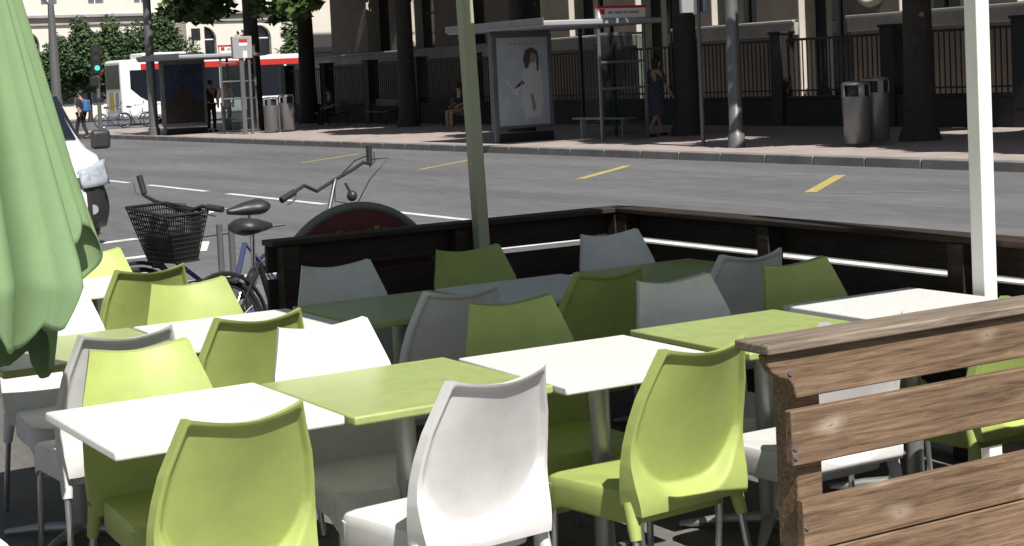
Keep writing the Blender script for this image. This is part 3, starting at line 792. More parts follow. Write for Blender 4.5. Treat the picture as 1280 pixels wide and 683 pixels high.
for s_ in (1, -1):
    b = MB(); b.add([(-1.12, s_ * .842, 1.10), (-2.0, s_ * .858, 1.12), (-2.0, s_ * .70, 1.7), (-1.62, s_ * .70, 1.68)], [(0, 1, 2, 3)])
    o = b.build('side_window', M['darkglass'], t); so = o.modifiers.new('thick', 'SOLIDIFY'); so.thickness = .05; so.offset = 0
    b = MB(); b.grid(lambda u, v: (.0 - .20 * u ** 1.4 - .05 * v + .012, s_ * (.50 + .345 * u ** .8 - .03 * v), .66 + .02 * u + (.20 + .08 * u) * v), 9, 5)
    o = b.build('headlight', M['headlight'], t, smooth=60); so = o.modifiers.new('thick', 'SOLIDIFY'); so.thickness = .06; so.offset = 0
    b = MB(); b.box(-.98, -.86, min(s_ * .90, s_ * 1.12), max(s_ * .90, s_ * 1.12), 1.05, 1.27); b.build('mirror', M['blackplastic'], t, bevel=.045, seg=4)
    b = MB(); b.tube([(-.045, s_ * .62, .42), (-.02, s_ * .62, .42)], .055, 14); b.build('fog_lamp', M['signgrey'], t, smooth=50)
    for xx in (-.75, -3.35):
        b = MB(); b.torus((xx, s_ * .76, .31), .23, .085, 'y', 24, 8); w_ = b.build('wheel', M['rubber'], t, smooth=60)
        b = MB(); b.tube([(xx, s_ * .72, .31), (xx, s_ * .80, .31)], .19, 18); b.build('hubcap', M['steel'], w_, smooth=50)
b = MB()
b.grid(lambda u, v: (.085 - .42 * abs(2 * u - 1) ** 3.2 - .04 * abs(v - .45), (2 * u - 1) * (.85 + .045 * math.sin(PI * v)), .20 + .46 * v), 25, 9)
o = b.build('bumper', M['blackplastic'], t, smooth=60); so = o.modifiers.new('thick', 'SOLIDIFY'); so.thickness = .09; so.offset = -1
b = MB(); b.box(-.03, .055, -.45, .45, .5, .62); b.build('grille', M['black'], t, bevel=.01)

# ------------------------------------------------------------------ bus shelters
def shelter():
    t = thing('bus_shelter', 'bus shelter', 'bus shelter', (-30.5, 19.5, .14))
    def L(x, y, z): return (x + 30.5, y - 19.5, z - .14)
    b = MB(); b.box(-2.9, 1.32, -1.42, 1.6, 2.48, 2.60); b.build('roof', M['signgrey'], t, bevel=.03)
    b = MB(); b.box(-2.92, 1.34, -1.45, -1.424, 2.52, 2.66); b.build('roof_edge', M['steel'], t, bevel=.01)
    # poster case, standing across the pavement
    b = MB(); b.box(-1.48, -1.36, -1.17, .40, .30, 2.47); case = b.build('poster_case', M['lamp'], t, bevel=.015)
    b = MB(); b.box(-1.35, -1.32, -1.17, -1.06, .02, 2.40); b.build('poster_frame', M['steel'], case, bevel=.006)
    b = MB(); b.box(-1.35, -1.32, .33, .40, .3, 2.40); b.build('poster_frame', M['steel'], case, bevel=.006)
    b = MB(); b.box(-1.36, -1.345, -1.03, .30, .37, 2.33); b.build('poster', M['poster'], case)
    b = MB(); b.box(-1.50, -1.34, -1.05, .38, 0.0, .20); b.build('plinth', M['black'], t, bevel=.01)
    # glass end panel
    for y in (.0, 1.17):
        b = MB(); b.box(1.17, 1.23, y - .03, y + .03, 0, 2.50); b.build('post', M['steel'], t, bevel=.006)
    for z in (.08, 1.12, 1.68, 2.275):
        b = MB(); b.box(1.18, 1.22, .03, 1.14, z - .025, z + .025); b.build('rail', M['steel'], t, bevel=.005)
    b = MB(); b.box(1.197, 1.203, .03, 1.14, .11, 2.24); b.build('glass_pane', M['glass'], t)
    b = MB(); b.box(1.15, 1.27, -.03, 1.20, 2.603, 2.82); hd = b.build('header_sign', M['signwhite'], t, bevel=.01)
    b = MB(); b.box(1.145, 1.28, -.035, 1.205, 2.822, 2.87); b.build('red_stripe', M['red'], hd)
    b = MB(); b.box(1.271, 1.277, .02, .14, 2.69, 2.80); b.build('red_logo', M['red'], hd)
    b = MB()
    for y, w_ in ((.22, .14), (.39, .2), (.62, .1), (.75, .26)): b.box(1.271, 1.276, y, y + w_, 2.70, 2.755)
    b.build('lettering', M['signgrey'], hd)
    # back glass, rear posts, bench
    for x in (-1.4, -.1): 
        b = MB(); b.box(x, x + .07, 1.17, 1.24, 0, 2.48); b.build('post', M['black'], t, bevel=.006)
    b = MB(); b.box(-1.33, 1.15, 1.20, 1.208, .25, 2.25); b.build('glass_pane', M['glass'], t)
    b = MB(); b.box(-1.1, 1.0, .72, 1.05, .43, .47); b.box(-.9, -.84, .8, .95, 0, .43); b.box(.74, .8, .8, .95, 0, .43); b.build('bench', M['signgrey'], t, bevel=.006)
    return t, case
sh1, case1 = shelter()
tag(sh1, 'bus shelter with a pale poster of a dark haired woman', None, 'glass bus shelters')
sh2 = dup(sh1); tag(sh2, 'farther bus shelter with a dark poster, at the left in front of the bus', None, 'glass bus shelters')
sh2.location = (-52.2, 19.25, .14); sh2.scale = (1, 1, 1)
# the near poster shows a woman in a white robe (flat print)
case2 = [o for o in sh2.children if o.name.startswith('poster_case')][0]
pc = case1
def print_(name, polys, m, parent, x):
    b = MB()
    for p in polys: b.prism(p, 'x', x - .002, x)
    return b.build(name, m, parent)
X0 = -1.341
def dy(pts): return [(a, z) for a, z in pts]
fig = print_('printed_robe', [dy([(-.45, 1.0), (-.40, 1.35), (-.36, 1.62), (-.22, 1.74), (-.05, 1.76), (.08, 1.68), (.12, 1.4), (.14, .95), (.08, .55), (-.35, .5)]),
                         dy([(-.40, 1.38), (-.34, 1.30), (-.62, 1.18), (-.80, 1.42), (-.84, 1.40), (-.64, 1.06), (-.52, 1.05)])], M['robe'], pc, X0)
print_('printed_face', [dy([(-.19, 1.77), (-.20, 1.90), (-.16, 2.0), (-.06, 2.02), (-.01, 1.93), (-.03, 1.82), (-.09, 1.75)]), dy([(-.2, 1.05), (-.14, 1.08), (-.06, .78), (-.1, .66), (-.15, .70)])], M['print_skin'], pc, X0 + .003)
print_('printed_hair', [dy([(-.30, 1.62), (-.36, 1.85), (-.28, 2.05), (-.12, 2.10), (.02, 2.02), (.05, 1.85), (.04, 1.6), (-.01, 1.55), (-.01, 1.9), (-.07, 1.98), (-.16, 1.96), (-.18, 1.82), (-.22, 1.66)])], M['print_hair'], pc, X0 + .006)
print_('printed_caption', [dy([(-.72 + k * .12, 2.16), (-.72 + k * .12 + .09, 2.16), (-.72 + k * .12 + .09, 2.21), (-.72 + k * .12, 2.21)]) for k in range(7)], M['signgrey'], pc, X0)
for o in list(case2.children):
    if o.name.startswith('poster') and not o.name.startswith('poster_frame'):
        o.data = o.data.copy(); o.data.materials.clear(); o.data.materials.append(M['darkposter'])
print_('printed_landscape', [dy([(-1.0, .4), (-1.0, 1.0), (-.8, 1.2), (-.62, 1.5), (-.4, 1.72), (-.2, 1.5), (0, 1.15), (.27, .95), (.27, .4)])], M['darkland'], case2, X0)
b = MB(); b.box(-1.35, -1.31, -1.15, .38, .26, .36); b.build('poster_frame', M['steel'], case2)
b = MB(); b.box(-2.8, -1.2, -1.3, .35, 2.603, 2.70); b.build('roof_box', M['buswhite'], sh2)

# totem of the far stop
t = thing('bus_stop_sign', 'tall grey bus stop panel on a post between far shelter and bin', 'sign', (-49.2, 19.4, .14))
b = MB(); b.box(-.04, .04, -.2, -.06, 0, 3.0); b.box(-.04, .04, .08, .16, 0, 3.0); b.build('post', M['lamp'], t, bevel=.01)
b = MB(); b.box(-.09, .09, -.42, .22, 2.38, 3.08); pn = b.build('panel', M['signgrey'], t, bevel=.02)
b = MB(); b.box(.091, .096, -.22, .06, 2.78, 2.99); b.build('white_mark', M['signwhite'], pn)
b = MB(); b.box(.097, .1, -.22, .06, 2.88, 2.99); b.build('red_mark', M['red'], pn)
b = MB(); b.box(.091, .096, -.10, .04, 2.4, 2.62); b.build('number_plate', M['signwhite'], pn)

# stop flag near the front shelter
t = thing('stop_flag', 'slim grey stop pole carrying a pale blue flag sign, left of the thick lamp post', 'sign', (-25.2, 19.05, .14))
b = MB(); b.tube([(0, 0, 0), (0, 0, 3.4)], .04, 12); b.build('pole', M['lamp'], t, smooth=60)
b = MB(); b.box(-.04, .04, -.40, -.05, 2.52, 3.3); b.build('flag', M['signgrey'], t, bevel=.01)
b = MB(); b.box(.041, .05, -.14, -.06, 2.49, 3.3); b.build('white_edge', M['signwhite'], t)
b = MB(); b.box(-.03, .05, .05, .17, 2.53, 3.3); b.build('side_panel', M['bluesign'], t, bevel=.01)

def lamp(label, X, Y, r, h=8.5):
    t = thing('lamp_post', label, 'lamp post', (X, Y, .14), 0, 'grey steel lamp posts')
    b = MB(); b.lathe((0, 0, 0), [(r * 1.25, 0), (r * 1.25, .25), (r, .28), (r * .94, 3), (r * .6, h)], 18); b.build('pole', M['lamp'], t, smooth=50)
    b = MB(); b.tube([(0, 0, h - .05), (0, -.5, h + .35), (0, -1.8, h + .5)], .04, 8); b.build('arm', M['lamp'], t, smooth=60)
    b = MB(); b.ball((0, -2.0, h + .48), (.16, .38, .09)); b.build('lantern', M['signgrey'], t, smooth=60)
    return t
lamp('thick grey lamp post standing right of the near bus shelter', -24.0, 18.9, .125)
lamp('slender grey lamp post left of the far bus shelter', -54.2, 17.98, .155)
lamp('pale grey lamp post beside the folded parasol in the distance', -66.0, 17.98, .20, 5.1)

# traffic light
t = thing('traffic_light', 'black pedestrian traffic light showing green, left of the bus', 'traffic light', (-60.2, 17.95, .14))
b = MB(); b.tube([(0, 0, 0), (0, 0, 3.0)], .07, 10); b.build('pole', M['lamp'], t, smooth=60)
b = MB(); b.box(-.08, .12, -.20, .14, 2.2, 3.3); hd = b.build('signal_head', M['black'], t, bevel=.03)
b = MB(); b.tube([(.12, -.03, 2.42), (.14, -.03, 2.42)], .095, 16); b.build('green_lens', M['green'], hd)
b = MB(); b.tube([(.12, -.03, 2.76), (.14, -.03, 2.76)], .11, 16); b.tube([(.12, -.03, 3.08), (.14, -.03, 3.08)], .11, 16); b.build('dark_lens', M['rubber'], hd)
b = MB(); b.box(-.06, .14, -.3, -.0, 1.75, 2.1); b.build('lower_head', M['black'], t, bevel=.02)

# bins
def bins(label, X, Y, rz=0):
    t = thing('litter_bin', label, 'litter bin', (X, Y, .14), rz, 'twin steel litter bins')
    for s_, h in ((-.26, 1.09), (.26, 1.14)):
        b = MB(); b.lathe((0, s_, 0), [(.20, .05), (.225, .07), (.245, h - .28), (.245, h - .22)], 24); d = b.build('drum', M['steel'], t, smooth=50)
        b = MB(); b.lathe((0, s_, 0), [(.25, h - .02), (.24, h + .02), (.12, h + .045)], 24)
        for k in range(4):
            a = PI / 4 + k * PI / 2 + .3; b.obox((.235 * math.cos(a), s_ + .235 * math.sin(a), h - .12), (.02, .11, .22), rz=a)
        b.build('hood', M['steel'], d, smooth=40)
        b = MB(); b.lathe((0, s_, 0), [(.2, h - .22), (.2, h - .03)], 16); b.build('liner', M['black'], d)
    b = MB(); b.tube([(0, 0, 0), (0, 0, 1.12)], .03, 10); b.build('post', M['lamp'], t, smooth=60)
    return t
bt = bins('pair of round steel litter bins on the pavement at the right by a tree', -21.75, 20.0, .15)
b2t = dup(bt); b2t['label'] = 'pair of round steel litter bins beside the far bus stop panel'; b2t.location = (-49.1, 20.4, .14); b2t.rotation_euler.z = -.1

# ------------------------------------------------------------------ iron fence before the building
t = thing('iron_railing', 'long black iron railing on a low wall before the stone building', 'railing', (0, 25.5, .14))
b = MB(); b.box(-61, 6, -.14, .14, 0, .62); b.build('low_wall', M['plinth'], t, bevel=.01)
b = MB(); b.box(-61, 6, -.17, .17, .622, .69); b.build('coping', M['plinth'], t, bevel=.01)
b = MB(); x = -60.95
while x < 5.9:
    b.box(x - .012, x + .012, -.012, .012, .69, 2.02); x += .155
b.box(-61, 6, -.022, .022, 1.98, 2.04); b.box(-61, 6, -.021, .021, .80, .84); b.build('bars', M['black'], t)
for k in range(18):
    x = -60.3 + 3.72 * k
    b = MB(); b.box(x - .2, x + .2, -.2, .2, .0, 2.16); b.box(x - .23, x + .23, -.23, .23, 2.16, 2.22); b.build('pier', M['black'], t, bevel=.01)

# ------------------------------------------------------------------ stone building
t = thing('stone_building', 'grey brown stone building with tall recessed windows behind the railing', 'building', (0, 28, 0))
wins = []
for k in range(-4, 15):
    xs = -47.3 + 3.62 * k
    low = 2.72
    if k in (2, 4): low = .5
    wins.append((xs, xs + 1.95, low))
b = MB(); xa = -61.5
for xs, xe, low in wins:
    if xs < -61: continue
    b.box(xa, xs, 0, .7, .0, 14)
    if low > 1: b.box(xs, xe, .0, .7, 0, low)
    b.box(xs, xe, 0, .7, 9.2, 14)
    xa = xe
b.box(xa, 8, 0, .7, 0, 14); b.box(-61.5, 8, .7, 9, 0, 14.0)
b.build('wall', M['stone'], t)
for xs, xe, low in wins:
    if xs < -61: continue
    b = MB(); b.box(xs + .003, xe - .003, .56, .66, low, 9.19); wv = b.build('window', M['darkglass'], t)
    b = MB(); b.box((xs + xe) / 2 - .04, (xs + xe) / 2 + .04, .53, .558, low, 9.19)
    for z in (4.0, 5.6, 7.2): b.box(xs + .01, xe - .01, .53, .557, z - .03, z + .03)
    b.build('glazing_bar', M['black'], wv)
    b = MB(); b.box(xs - .001, xs + .015, .01, .55, low, 9.18); b.build('sunlit_reveal', M['stone_lightened'], t)  # sun-facing jamb only, its sunlight painted as brighter stone
xa = -61.6; b = MB()
for xs, xe, low in [q for q in wins if q[2] < 1] + [(8, 8, 0)]:
    b.box(xa, xs, -.14, -.003, 2.3, 2.70); b.box(xa, xs, -.2, -.003, 2.62, 2.70); xa = xe
b.build('ledge', M['ledge'], t, bevel=.02)
b = MB(); b.box(-61.7, 8.2, -.6, 9.2, 14, 14.6); b.build('cornice', M['ledge'], t, bevel=.05)
b = MB(); b.torus((-30.1, -.03, 3.45), .48, .12, 'y', 28, 8); rw = b.build('round_window', M['stone_lightened'], t, smooth=60)
b = MB(); b.tube([(-30.1, -.04, 3.45), (-30.1, -.005, 3.45)], .42, 24); b.build('pane', M['darkglass'], rw)

# pale gatehouse behind the end of the building
t = thing('gatehouse', 'pale stone doorway block at the left end of the stone building', 'building', (-70, 32, 0))
b = MB(); b.box(-.6, 0, -1.05, -.25, 0, 7); b.box(-.6, 0, .25, 2.5, 0, 7); b.box(-.6, 0, -.25, .25, 2.35, 7); b.build('wall', M['whitestone'], t)
b = MB(); b.box(-.25, -.1, -.25, .25, 0, 2.34); b.build('door', M['brown'], t)
b = MB(); b.box(.0, .18, -.55, -.26, 0, 2.35); b.box(.0, .18, .26, .55, 0, 2.35); b.box(0, .2, -.6, .6, 2.352, 2.6); b.build('door_frame', M['whitestone'], t, bevel=.02)
b = MB(); b.box(-.7, .3, -1.15, 2.6, 3.0, 3.25); b.box(-.7, .22, -1.12, 2.57, 2.85, 2.998); b.build('cornice', M['ledge'], t, bevel=.03)

# far white building across the end of the street
t = thing('white_building', 'large white stone building with a moulded cornice closing the street', 'building', (-105, 38, 0))
b = MB(); yy = -18
holes = []
for k in range(9): holes.append((-15.0 + 3.9 * k))
def Wy(a): return a
b.box(-8, 0, -18, 24, 6.9, 9.05); b.box(-8, -.5, -18, 24, 0, 6.9)
b.box(-.5, 0, -18, 24, 5.75, 6.9)
prev = -18
for h in holes:
    b.box(-.5, 0, prev, h - .85, 0, 5.75); b.box(-.5, 0, h - .85, h + .85, 0, 2.2); 
    # arch head
    for s_ in (-1, 1):
        poly = [(h + s_ * .85, 5.75), (h + s_ * .85, 4.8)] + [(h + s_ * .85 * math.cos(a), 4.8 + .85 * math.sin(a)) for a in [PI / 2 * q / 6 for q in range(1, 7)]] + [(h, 5.75)]
        b.prism(poly, 'x', -.5, 0)
    prev = h + .85
b.box(-.5, 0, prev, 24, 0, 5.75)
uw = [-15.5 + 3.0 * k for k in range(14)]
prev = -18
for u in uw:
    b.box(-8, 0, prev, u - .5, 9.05, 18); prev = u + .5
    b.box(-8, -.35, u - .5, u + .5, 9.05, 18); b.box(-.35, 0, u - .5, u + .5, 10.9, 18)
b.box(-8, 0, prev, 24, 9.05, 18)
# drop the upper storey by 1.7 m so its window feet meet the string course as in the street view
b.v = [(x, y, z if z < 7 else z - 1.75) for x, y, z in b.v]
b.build('wall', M['whitestone'], t)
b = MB(); b.box(.0, .25, -18.1, 24, 6.28, 6.42); b.box(0, .4, -18.1, 24, 6.422, 6.62); b.box(0, .15, -18.1, 24, 5.95, 6.1); b.build('cornice', M['ledge'], t, bevel=.03)
for u in uw:
    b = MB(); b.box(-.34, -.3, u - .49, u + .49, 7.32, 9.1); wv = b.build('window', M['fglass'], t)
    b = MB(); b.box(-.298, -.26, u - .03, u + .03, 7.32, 9.1); b.build('glazing_bar', M['signwhite'], wv)
for h in holes:
    b = MB(); b.box(-.46, -.4, h - .84, h + .84, 2.2, 5.7); wv = b.build('arched_window', M['darkglass'], t)
    b = MB(); b.box(-.398, -.36, h - .04, h + .04, 2.2, 5.6); b.box(-.398, -.36, h - .8, h + .8, 4.75, 4.83); b.build('glazing_bar', M['signwhite'], wv)
t = thing('dormer_window', 'small white framed window box standing above the far shelter roof', 'window', (-103, 37.2, 0))
b = MB(); b.box(-2, .3, -.6, .6, 0, 5.9); b.build('surround', M['whitestone'], t, bevel=.03)
b = MB(); b.box(.3, .34, -.3, .3, 4.7, 5.45); b.build('pane', M['darkglass'], t)
t = thing('shop_front', 'low shop front with a red awning far behind the traffic light', 'shop', (-104, 29.6, 0))
b = MB(); b.box(-.9, 0, -3, 2.2, 0, 3.2); b.build('wall', M['whitestone'], t)
for k in range(5):
    b = MB(); b.box(.001, .06, -2.8 + k * .95, -2.1 + k * .95, .9, 2.5); b.build('window', M['fglass'], t)
b = MB(); b.prism([(.002, 2.95), (1.3, 2.55), (1.3, 2.68), (.002, 3.1)], 'y', -3, 2.2); b.build('awning', M['awning'], t)

# ------------------------------------------------------------------ bus
t = thing('city_bus', 'white city bus with a red roof stripe crossing behind the far shelter', 'bus', (-76.65, 23.95, 0))
b = MB(); b.box(-2.5, 0, 0, 12, .35, 3.12); b.build('body', M['buswhite'], t, bevel=.14, seg=4)
b = MB(); b.box(-2.2, -.3, 1.2, 3.4, 3.12, 3.42); b.build('roof_unit', M['buswhite'], t, bevel=.06)
b = MB(); b.box(.002, .012, 1.0, 11.9, 2.62, 2.90); b.build('red_stripe', M['red'], t)
b = MB(); b.prism([(.45, 2.62), (.45, 1.75), (.9, 1.35), (1.3, 1.12), (1.5, 1.1), (1.5, 2.62)], 'x', .002, .014); b.build('cab_window', M['darkglass'], t)
for k in range(6):
    y = 1.62 + 1.7 * k
    b = MB(); b.box(.002, .014, y, y + 1.58, 1.1, 2.62); b.build('side_window', M['darkglass'], t)
for y in (3.2, 8.2):
    b = MB(); b.box(.016, .026, y, y + 1.1, .4, 2.5); b.build('door', M['darkglass'], t)
b = MB(); b.box(.028, .036, 9.4, 10.8, 1.30, 1.42); b.box(.028, .036, 10.5, 10.66, 1.42, 2.2); b.build('green_panel', M['buslime'], t)
b = MB(); b.box(-2.3, -.2, -.012, -.002, 1.75, 2.9); b.build('end_window', M['darkglass'], t)
b = MB(); b.box(-1.9, -1.15, -.012, -.002, .75, 1.62); b.build('yellow_panel', M['yellowpanel'], t)
b = MB(); b.box(-.9, -.4, -.012, -.002, .8, 1.6); b.build('grey_vent', M['signgrey'], t)
for y in (2.6, 9.2):
    for xx in (-.18, -2.3):
        b = MB(); b.torus((xx, y, .48), .36, .13, 'x', 24, 8); b.tube([(xx - .06, y, .48), (xx + .1, y, .48)], .3, 16); b.build('wheel', M['rubber'], t, smooth=60)

# ------------------------------------------------------------------ benches on the pavement
def bench(label, X, Y, rz):
    t = thing('bench', label, 'bench', (X, Y, .14), rz, 'dark benches under the trees')
    b = MB(); b.box(-.85, .85, -.2, .2, .42, .47); b.build('seat', M['blackplastic'], t, bevel=.01)
    b = MB(); b.box(-.85, .85, .22, .26, .62, .86); b.build('backrest', M['blackplastic'], t, bevel=.01)
    for s_ in (-.65, .65):
        b = MB(); b.tube([(s_, -.18, 0), (s_, -.16, .42)], .022, 6); b.tube([(s_, .22, 0), (s_, .22, .42), (s_, .24, .8)], .022, 6); b.build('leg', M['black'], t)
    return t
bn = bench('dark bench under the trees below the first lit window, with a seated figure', -53.0, 24.0, .1)
for lab, X, Y, rz in (('empty dark bench between the two far tree trunks', -49.9, 24.4, 0.), ('dark bench just right of the middle tree trunk', -44.3, 24.3, .1), ('dark bench behind the right hand litter bins and tree', -20.6, 23.6, 0)):
    o = dup(bn); o['label'] = lab; o.location = (X, Y, .14); o.rotation_euler.z = rz

# ------------------------------------------------------------------ trees
def leaves(mb, blobs, n, size):
    tot = sum(r[0] * r[1] * r[2] for c, r in blobs)
    for c, r in blobs:
        k = int(n * (r[0] * r[1] * r[2]) / tot) + 8
        for _ in range(k):
            d = Vector((random.gauss(0, 1), random.gauss(0, 1), random.gauss(0, 1))).normalized()
            q = random.random() ** .45
            p = Vector((c[0] + d.x * r[0] * q, c[1] + d.y * r[1] * q, c[2] + d.z * r[2] * q))
            if noise.noise(p * 1.1) < -.3: continue
            s_ = size * random.uniform(.6, 1.3)
            a = Vector((random.gauss(0, 1), random.gauss(0, 1), random.gauss(0, .5))).normalized()
            bb = a.cross(d + Vector((0, 0, .6))).normalized()
            t1 = p + a * s_; t2 = p - a * s_
            mb.add([t2, p + bb * s_ * .45, t1, p - bb * s_ * .45], [(0, 1, 2, 3)])
def tree(name, label, X, Y, z0, r0, h1, ctop, crad, n, size, lm, group, low=None, seed=0, stemtilt=0):
    random.seed(seed)
    t = thing(name, label, 'tree', (X, Y, z0), 0, group)
    b = MB()
    pts = [(0, 0, -.02), (.02, .01, .35), (stemtilt * .3, .02, h1 * .3), (stemtilt * .6, .03, h1 * .65), (stemtilt, 0, h1), (stemtilt * 1.1, 0, h1 + (ctop - h1) * .6)]
    b.tube(pts, [r0 * 1.5, r0 * 1.1, r0 * 1.0, r0 * .95, r0 * .88, r0 * .25], 12)
    blobs = []; oy = .75 if name == 'street_tree' else 0
    for k in range(7):
        a = 2 * PI * k / 7 + random.uniform(-.3, .3); L_ = crad * random.uniform(.55, .85)
        hz = h1 + (ctop - h1) * random.uniform(.12, .6)
        e = Vector((stemtilt + L_ * math.cos(a), L_ * math.sin(a) + oy, hz))
        st = Vector((stemtilt, 0, h1 * random.uniform(.85, 1.1)))
        b.tube([st, st.lerp(e, .5) + Vector((0, 0, .25)), e], [r0 * .42, r0 * .26, r0 * .1], 7)
        blobs.append((e, (crad * .42, crad * .42, (ctop - h1) * .28)))
    for k in range(6):
        a = random.uniform(0, 2 * PI); L_ = crad * random.uniform(.1, .6)
        blobs.append((Vector((stemtilt + L_ * math.cos(a), L_ * math.sin(a) + oy, h1 + (ctop - h1) * random.uniform(.45, .9))), (crad * .4, crad * .4, (ctop - h1) * .22)))
    if low: blobs += low
    b.build('trunk', M['bark'], t, smooth=70)
    b = MB(); leaves(b, blobs, n, size); b.build('crown', lm, t, recalc=False)
    return t
ST = 'street trees along the pavement'
tree('street_tree', 'dark tree trunk right of the litter bins at the right', -21.9, 21.4, .14, .27, 4.6, 9.5, 3.7, 16000, .34, M['leaf'], ST, seed=1)
tree('street_tree', 'dark tree trunk between the near bus shelter and the thick lamp post', -29.4, 21.8, .14, .26, 5.0, 9.8, 3.7, 16000, .34, M['leaf'], ST, seed=2)
tree('street_tree', 'tree hidden behind the pale poster of the near bus shelter', -37.3, 22.3, .14, .26, 5.4, 10.0, 3.9, 16000, .34, M['leaf'], ST, seed=3)
tree('street_tree', 'tall dark trunk in front of the second lit window, left of the mast', -46.6, 23.7, 0.14, .26, 6.5, 11.5, 5.2, 18000, .36, M['leaf'], ST, seed=4)
tree('street_tree', 'leafy tree with a thick dark trunk at the left end of the railing', -57.3, 25.0, 0.14, .31, 5.3, 11.0, 4.6, 14000, .34, M['leaf'], ST, seed=5)
tree('street_tree', 'tree spreading dark leafy branches above the far bus shelter', -51.9, 20.7, .14, .26, 4.5, 9.0, 3.6, 13000, .22, M['leaf'], ST, seed=6,
     low=[(Vector((-6.5, .4, 4.5)), (2.6, 1.1, .6)), (Vector((-3.2, -.4, 4.4)), (2.4, 1.0, .7)), (Vector((2.6, .2, 4.05)), (2.3, .9, .6)), (Vector((5.0, .2, 4.6)), (1.6, .9, .6))])
tree('street_tree', 'street tree beyond the right edge whose crown shades the pavement', -13.5, 21.2, .14, .27, 4.8, 9.5, 3.7, 16000, .34, M['leaf'], ST, seed=7)
HT = 'trees in front of the far white building'
for k, (dx, dy_, top, lab) in enumerate(((0, 24.9, 4.9, 'far tree at the left edge of the clump, partly behind the parasol'), (0, 26.6, 5.6, 'tallest far tree of the clump above the traffic light'), (-.6, 28.3, 6.0, 'far tree of the clump left of the slender lamp post'),
                              (0, 29.9, 5.8, 'far tree of the clump directly behind the slender lamp post'), (.4, 31.2, 5.6, 'far tree at the right end of the clump, above the far shelter'))):
    tree('far_tree', lab, -91 + dx, dy_, 0, .12, 1.7, top, 1.6, 7500, .135, M['leafdark'], HT, seed=20 + k, low=[(Vector((0, 0, 2.4)), (1.0, 1.0, .8))])
tree('far_tree', 'lone small far tree between the stop panel and the thick trunk', -96, 41.2, 0, .12, 2.2, 5.6, 1.4, 2200, .18, M['leafdark'], HT, seed=31)
tree('far_tree', 'small far tree in front of the dark arched window', -97, 38.2, 0, .1, 2.2, 4.9, 1.1, 1500, .18, M['leafdark'], HT, seed=32)

